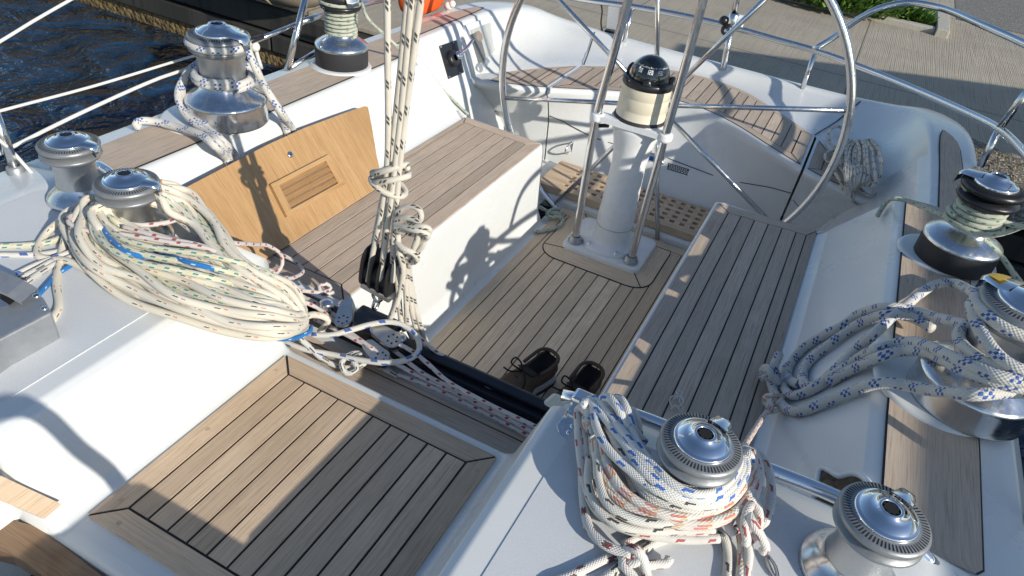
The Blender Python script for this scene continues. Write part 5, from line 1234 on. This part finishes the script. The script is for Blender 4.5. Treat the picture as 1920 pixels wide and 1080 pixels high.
single(m, 'wire_loop', 'steel', 'thin wire loop on the deck between the coil knot and the bare winch', 'wire loop', pt(P[0]))
# red line from the coil to its stopper knot on the seat back
k0 = K8(230, 560, .43)
rope('stopper_line', 'thin white and salmon line with a stopper knot on the right bench back', 'r_pink', .0058, [
    [(1392, 842, .71), (1402, 826, .66), (1420, 798, .56), (1436, 775, .46), K8(215, 650, .42), K8(270, 640, .42), K8(310, 620, .425), K8(330, 570, .43), K8(310, 510, .435), K8(250, 500, .44), K8(180, 500, .425), K8(155, 540, .41), K8(185, 585, .41), K8(250, 580, .425), K8(300, 560, .435), K8(330, 500, .43)],
    [K8(160, 515, .425), K8(200, 550, .43), K8(235, 600, .43), K8(215, 640, .42), K8(195, 600, .425), K8(240, 540, .435)]], step=.006)
# F: the big pile on the near left winch
random.seed(21)
O1 = [(566, 592), (520, 627), (440, 626), (340, 596), (240, 552), (168, 508), (132, 455), (128, 408), (158, 378)]
I1 = [(556, 585), (505, 575), (420, 550), (332, 518), (268, 482), (226, 450), (205, 424), (192, 402), (200, 390)]
O2 = [(300, 342), (352, 362), (394, 408), (432, 462), (485, 512), (545, 545)]
I2 = [(296, 372), (325, 392), (365, 428), (405, 470), (462, 522), (528, 560)]
cr_ = []; gy = []
def stray(pts, z0): return [(u + U(-5, 5), v + U(-5, 5), z0 + U(-.004, .01)) for u, v in pts]
def pile_loop(t, t2, zz, j=5, ox=0):
    P = []
    for (a, b), (c_, d), kk in zip(O1, I1, range(9)):
        zb = [.58, .655, .664, .668, .67, .675, .69, .70, .705][kk]
        P.append((lerp(a, c_, t) + U(-j, j) + ox, lerp(b, d, t) + U(-j, j) * .8, zb + zz + U(-.006, .008)))
    P.append((232, 372, .735))
    for (a, b), (c_, d), kk in zip(O2, I2, range(6)):
        zb = [.72, .70, .682, .672, .655, .62][kk]
        P.append((lerp(a, c_, t2) + U(-j, j) + ox * .6, lerp(b, d, t2) + U(-j, j) * .8, zb + zz))
    return ('closed', P)
for i in range(17):
    t = i / 10; cr_.append(pile_loop(t, (i * .37) % 1 if i < 9 else .6 + .1 * (i - 9), .004 + .030 * math.sin(PI * min(1, t * .62)) + U(0, .03), 11))
cr_.append([(134, 405, .715), (118, 412, .70), (92, 432, .675), (72, 462, .668), (74, 482, .668), (100, 487, .668), (130, 490, .675), (190, 520, .675), (262, 552, .674)])
cr_.append([(140, 398, .72), (130, 420, .705), (118, 465, .675), (106, 530, .667), (110, 566, .667), (108, 582, .667), (88, 610, .667), (45, 648, .667), (-20, 695, .667)])
cr_.append([(600, 622, .46), (615, 600, .50), (590, 590, .53), (560, 600, .56)])
cr_.append([(300, 342, .72), (330, 348, .70), (356, 372, .69), (380, 405, .685), (400, 440, .67), (440, 470, .62)])
for a, b_, zz in ((0, 0, .73), (14, -6, .735), (-12, 8, .73), (26, 10, .725)):
    cr_.append([(u + a + U(-6, 6), v + b_ + U(-6, 6), zz + dz) for u, v, dz in ((166, 392, .0), (196, 420, .0), (262, 440, .0), (330, 462, -.005), (392, 500, -.02), (440, 535, -.05), (500, 552, -.11), (540, 570, -.16), (520, 592, -.165), (450, 588, -.07), (360, 560, -.045), (268, 520, -.035), (196, 470, -.03))])
cr_.append(stray([(330, 400), (368, 430), (412, 470), (470, 505), (520, 520), (560, 548), (570, 572), (552, 590)], .60)); cr_.append(stray([(345, 360), (392, 400), (424, 440), (452, 486), (500, 515)], .69))
rope('halyard_pile', 'big pile of cream rope with tiny black flecks draped from the near left winch', 'r_cream', .0079, cr_)
for i in range(4): gy.append(pile_loop(.55 + .22 * i, .3 + .15 * i, .038 + U(0, .012), 7, -4))
for a_, b_ in ((0, 0), (22, -14), (44, -30)):
    gy.append([(168 + a_ * .3, 392 + b_ * .2, .735), (176 + a_ * .4, 428 + b_ * .3, .748), (206 + a_ * .6, 464 + b_ * .5, .752), (262 + a_, 492 + b_ * .8, .75), (330 + a_, 506 + b_, .748), (400 + a_, 522 + b_, .73), (462 + a_ * .8, 540 + b_, .675), (515 + a_ * .5, 556 + b_ * .8, .61)])
gy.append([(-40, 466, .668), (0, 462, .668), (66, 458, .668), (110, 448, .672), (150, 420, .69)])
rope('halyard_pile', 'white rope with green and yellow dashes mixed into the cream rope pile', 'r_greenyel', .0068, gy)
rope('halyard_pile', 'bright blue rope showing through the cream rope pile', 'r_blue', .0052, [
    [(182, 408, .735), (192, 428, .752), (212, 452, .757), (242, 475, .757), (272, 482, .745), (305, 478, .728), (332, 484, .752), (360, 494, .756), (392, 502, .745), (420, 514, .70)],
    [(70, 555, .667), (88, 535, .668), (110, 512, .668), (132, 498, .668), (150, 480, .675)],
    [(480, 632, .56), (505, 634, .52), (530, 636, .51), (560, 632, .515), (580, 622, .52), (584, 612, .51)]])
rope('control_line', 'thin white line with red dashes lying over the cream rope pile', 'r_red', .0052, [
    [(150, 372, .735), (160, 385, .735), (178, 398, .735), (210, 412, .735), (262, 422, .735), (310, 418, .73), (345, 408, .73), (362, 412, .725), (380, 428, .71), (420, 450, .69), (470, 458, .62), (505, 462, .55), (528, 480, .50), (527, 502, .47), (508, 514, .46), (482, 514, .47), (455, 500, .50)],
    [(150, 402, .735), (132, 406, .74), (130, 418, .74), (160, 432, .74), (230, 440, .745), (320, 455, .745), (400, 470, .735), (440, 498, .70), (480, 522, .62), (530, 540, .54), (575, 546, .48), (608, 548, .46), (620, 540, .46), (612, 532, .47), (598, 538, .47), (606, 552, .46), (625, 548, .455)],
    [(405, 462, .70), (440, 475, .66), (480, 500, .60), (520, 522, .52), (552, 520, .47), (568, 508, .455), (556, 492, .46), (530, 478, .47)],
    [(230, 425, .74), (300, 445, .742), (380, 462, .735), (430, 485, .70), (470, 515, .64), (530, 552, .56), (590, 575, .50), (640, 612, .48), (700, 655, .48)]])
rope('halyard_tails', 'bundle of rope tails leading from the grey clutches to the cream pile', 'r_bluedash', .006, [
    [(-40, 480, .667), (0, 478, .667), (75, 477, .667), (120, 470, .67)], [(28, 516, .668), (60, 500, .668), (95, 486, .67), (140, 470, .68)]])
rope('halyard_tails', 'pale rope with long black dashes beside the grey clutch', 'r_bw', .006, [
    [(48, 530, .668), (80, 508, .668), (110, 492, .67), (150, 475, .68)], [(35, 523, .668), (70, 505, .67), (100, 488, .672)]])
# G: mainsheet tackle
my = lambda u, v, y=1.115: at(u, v, y=y)
fal = []
for pts, y in (([(690, 528), (700, 470), (715, 400), (724, 335), (728, 250), (727, 130), (726, 0), (724, -260)], 1.10),
               ([(713, 528), (722, 455), (732, 385), (738, 335), (748, 250), (760, 130), (772, 0), (800, -260)], 1.10),
               ([(736, 528), (738, 455), (743, 385), (747, 335), (756, 250), (772, 130), (789, 0), (826, -260)], 1.105),
               ([(694, 500), (704, 440), (716, 380), (727, 330), (738, 250), (751, 130), (764, 0), (790, -260)], 1.145),
               ([(716, 500), (722, 440), (728, 380), (737, 330), (752, 250), (767, 130), (781, 0), (808, -260)], 1.15)):
    fal.append([at(u, v, y=y) for u, v in pts])
def ringr(u, v, ru, rv, tilt, y, n=16, ph=0, turns=1.0):
    c = at(u, v, y=y); sc_ = (at(u + 10, v, y=y) - c).length / 10; out = []
    for i in range(int(n * turns) + 1):
        a = ph + 2 * PI * i / n
        out.append(c + Vector((ru * sc_ * math.cos(a), ru * sc_ * .9 * math.sin(a), -rv * sc_ * math.sin(a) * .25 + tilt * sc_ * math.cos(a) + i * .0006)))
    return out
fal.append(ringr(732, 322, 26, 20, 14, 1.12, ph=.3)); fal.append(ringr(728, 352, 26, 22, -9, 1.12, ph=2.2, turns=1.2)); fal.append(ringr(734, 338, 27, 22, 12, 1.12, ph=2.6, turns=.8))
H = lambda u, v, y=1.10: at(u, v, y=y)
fal += [[H(742, 400), H(756, 390), H(774, 387), H(788, 396), H(789, 410), H(780, 420), H(766, 416)],
        [H(740, 412, 1.09), H(765, 408, 1.085), H(780, 414, 1.085), H(788, 426, 1.08)],
        [H(738, 428, 1.08), H(770, 424, 1.075), H(798, 426, 1.075), H(806, 432, 1.09), H(798, 440, 1.10), H(770, 438, 1.10), H(742, 432, 1.10)],
        [H(738, 420, 1.085), H(772, 430, 1.07), H(796, 436, 1.075), H(802, 444, 1.09), H(790, 452, 1.10), H(772, 476, 1.10), H(760, 492, 1.10)],
        [H(786, 434, 1.09), H(780, 455, 1.09), H(766, 480, 1.09), H(752, 478, 1.09), H(748, 462, 1.09)],
        [H(800, 438, 1.1), H(794, 458, 1.1), H(776, 482, 1.1), H(766, 500, 1.1)],
        [H(742, 452, 1.08), H(756, 466, 1.07), H(774, 474, 1.075), H(782, 484, 1.085), H(772, 492, 1.10), H(756, 484, 1.10), H(746, 468, 1.10)],
        [H(746, 440, 1.08), H(748, 470, 1.08), H(756, 500, 1.08), H(752, 540, 1.08), H(742, 575, 1.08), H(732, 596, 1.08)],
        [H(750, 480, 1.10), H(760, 530, 1.12), H(762, 580, 1.13), H(764, 612, 1.14), H(775, 640, 1.14)],
        [H(758, 482, 1.11), H(766, 530, 1.13), H(772, 580, 1.14), H(780, 615, 1.15), H(792, 645, 1.15)],
        [H(764, 485, 1.12), H(772, 540, 1.14), H(782, 590, 1.15), H(795, 630, 1.16), H(808, 660, 1.16)],
        [H(742, 500, 1.12), H(748, 560, 1.13), H(752, 600, 1.13), H(758, 620, 1.13)],
        [H(735, 450, 1.13), H(744, 520, 1.14), H(740, 570, 1.14), H(730, 600, 1.14)]]
rope('mainsheet', 'white mainsheet with black dashes rising from the triple block, hitched and coiled midway', 'r_main', .0066, fal)
bc_ = at(714, 512, y=1.12); tb = thing('triple_block', 'black triple mainsheet block shackled to the traveller car', 'block', at(715, 580, y=1.12))
ax_ = (at(722, 450, y=1.12) - at(708, 545, y=1.12)).normalized(); sd_ = Vector((1, 0, 0)); sd_ = (sd_ - ax_ * sd_.dot(ax_)).normalized(); fw_ = ax_.cross(sd_)
def obox(m, c, a, b, d, mat=0):
    m.box((-1, -1, -1), (1, 1, 1), mat, Matrix((sd_ * a, fw_ * d, ax_ * b)).transposed().to_4x4()); n = 8
    for i in range(1, 9): m.v[-i] = tuple(Vector(m.v[-i]) + c)
wd_ = .0105
for k in range(4):
    m = MB(); cc = bc_ + sd_ * ((k - 1.5) * .0235); P = []
    for i in range(20):
        a = 2 * PI * i / 20; P.append(cc + ax_ * (.056 * math.copysign(abs(math.cos(a)) ** .55, math.cos(a)) + .010) + fw_ * (.034 * math.copysign(abs(math.sin(a)) ** .7, math.sin(a))))
    n = 20; h = sd_ * .0026; m.add([p + h for p in P] + [p - h for p in P], [tuple(range(n)), tuple(range(n, 2 * n))[::-1]] + [((i + 1) % n, i, i + n, (i + 1) % n + n) for i in range(n)])
    m.build('cheek', 'black', tb, bevel=.001)
for k in range(3):
    m = MB(); cc = bc_ + sd_ * ((k - 1) * .0235) - ax_ * .004; m.lathe([(.008, -.008), (.027, -.008), (.022, 0), (.027, .008), (.008, .008)], cc, 24, mtx=Matrix((ax_, fw_, sd_)).transposed()); m.build('sheave', 'rubber', tb)
m = MB(); obox(m, bc_ - ax_ * .052, .042, .009, .016); m.build('head_strap', 'satin', tb, bevel=.004)
m = MB(); s0 = bc_ - ax_ * .060
m.tube(catmull([s0 + sd_ * .011, s0 + sd_ * .013 - ax_ * .016, s0 - ax_ * .03, s0 - sd_ * .013 - ax_ * .016, s0 - sd_ * .011], .004), .0038, 8); m.tube([s0 + sd_ * .017, s0 - sd_ * .017], .0045, 8)
m.tube(catmull([s0 - ax_ * .022 + fw_ * .011, s0 - ax_ * .04 + fw_ * .013, s0 - ax_ * .056, s0 - ax_ * .04 - fw_ * .013, s0 - ax_ * .022 - fw_ * .011], .004), .0038, 8)
m.build('shackle', 'steel', tb)
# H: lines lying across the traveller
rope('spinnaker_line', 'white rope with blue dashes making a long loop over the traveller', 'r_bluedash', .0066, [
    [(585, 628, .50), (620, 628, .505), (660, 618, .515), (700, 607, .525), (735, 604, .53), (765, 615, .525), (785, 640, .51), (783, 662, .50), (762, 675, .49), (720, 680, .48), (670, 674, .47), (620, 664, .46), (575, 656, .46), (530, 640, .46)]])
rope('spinnaker_line', 'white rope with black dashes knotted at the near edge of the traveller', 'r_bw', .0066, [
    [(560, 632, .49), (580, 650, .47), (600, 670, .45), (625, 684, .44), (655, 690, .438), (682, 682, .445), (688, 670, .45), (672, 662, .455), (650, 668, .46), (640, 684, .455), (650, 700, .44), (670, 692, .45), (662, 674, .462), (690, 664, .45), (720, 690, .435), (745, 705, .43)]])
rope('traveller_line', 'thin white lines with red dashes running along the black traveller track', 'r_red', .0052, [
    [(690, 648, .48), (720, 668, .475), (770, 697, .452), (850, 735, .440), (930, 774, .440), (1012, 818, .44)],
    [(715, 640, .49), (745, 662, .475), (790, 698, .458), (870, 738, .448), (950, 776, .445), (1018, 808, .445)],
    [(745, 702, .434), (800, 722, .434), (870, 755, .432), (940, 790, .43), (1000, 822, .43)],
    [(748, 645, .505), (775, 660, .49), (800, 680, .478), (840, 715, .470), (905, 752, .466), (1008, 802, .462)],
    [(640, 600, .48), (600, 572, .48), (560, 552, .48)], [(700, 655, .475), (650, 628, .475), (590, 598, .47)]])
rope('traveller_line', 'thin red dashed line hanging on the sole side of the traveller', 'r_red', .0050, [
    [(770, 618, .50), (800, 645, .48), (835, 672, .46), (880, 702, .458), (912, 722, .455), (960, 742, .45)]])
# K: coil lying on the right corner seat
random.seed(5); kl = []
for i in range(7):          # upright loops of the coil
    t = i / 6; P = []
    ax0, ay0 = lerp(1592, 1630, t), 262 + 10 * abs(t - .5) + U(-4, 4); bx0, by0 = lerp(1596, 1640, t) + U(-5, 5), lerp(352, 340, t) + U(-8, 8); w0 = U(12, 24)
    for k in range(14):
        a = 2 * PI * k / 14; f = .5 - .5 * math.cos(a); cx_, cy_ = lerp(ax0, bx0, f), lerp(ay0, by0, f)
        P.append((cx_ + w0 * math.sin(a) + U(-2, 2) - 8 * math.sin(PI * f), cy_ + U(-2, 2), .452 + .012 * i * (math.sin(a) > 0) + .035 * math.sin(PI * f) + U(0, .008)))
    kl.append(('closed', P))
for i in range(8):          # the hank wrapped over them at the lower left
    t = i / 7; u = lerp(1580, 1618, t)
    kl.append([(lerp(1572, 1590, t), 306 + U(-4, 4), .46), (lerp(1585, 1600, t), 298 + 3 * i, .485 + .003 * i), (u + 4, lerp(318, 312, t), .515), (u + 4 + U(-3, 3), 338, .515), (lerp(1588, 1606, t), 362 - 2 * i + U(-2, 2), .465), (lerp(1576, 1592, t), 348, .45)])
kl.append([(1640, 280, .47), (1655, 310, .46), (1660, 340, .45), (1648, 362, .445), (1628, 366, .445), (1610, 352, .45)])
kl.append([(1590, 262, .455), (1575, 238, .46), (1560, 240, .46), (1553, 255, .455), (1560, 272, .455), (1578, 285, .46), (1600, 290, .47)])
kl.append([(1590, 292, .46), (1565, 283, .455), (1549, 288, .455), (1552, 302, .455), (1575, 308, .46), (1600, 310, .47)])
kl.append([(1600, 360, .44), (1598, 376, .40), (1612, 382, .38), (1628, 378, .38), (1636, 365, .40)])
rope('coiled_line', 'loose coil of white rope with black flecks on the right corner seat', 'r_main', .0066, kl)
# L, M, N: small ends
rope('line_end', 'green flecked rope end with a figure eight knot on the sole', 'r_green', .0085, [
    [(1012, 388, .05), (1022, 394, .022), (1034, 400, .016), (1050, 402, .02), (1054, 395, .026), (1040, 392, .022), (1026, 400, .02), (1032, 408, .016), (1048, 406, .024), (1055, 412, .014), (1048, 424, .012), (1030, 431, .012), (1002, 435, .012)]])
rope('line_end', 'short cream rope end lying by the aft corner of the right bench', 'r_green', .0075, [
    [(1552, 428, .20), (1562, 422, .22), (1576, 424, .22), (1584, 432, .21), (1580, 440, .20), (1572, 436, .20)]])
rope('twine', 'small tangle of thin white twine on the right bench', 'twine', .0016, [
    [(1262, 768, .380), (1256, 752, .381), (1262, 742, .382), (1272, 746, .383), (1268, 734, .385), (1278, 736, .384), (1274, 752, .381), (1280, 764, .381), (1276, 772, .380), (1268, 760, .384), (1256, 768, .381)],
    [(1264, 764, .381), (1276, 760, .384), (1281, 750, .386), (1272, 742, .384), (1262, 750, .382)]], step=.004, seg=6)
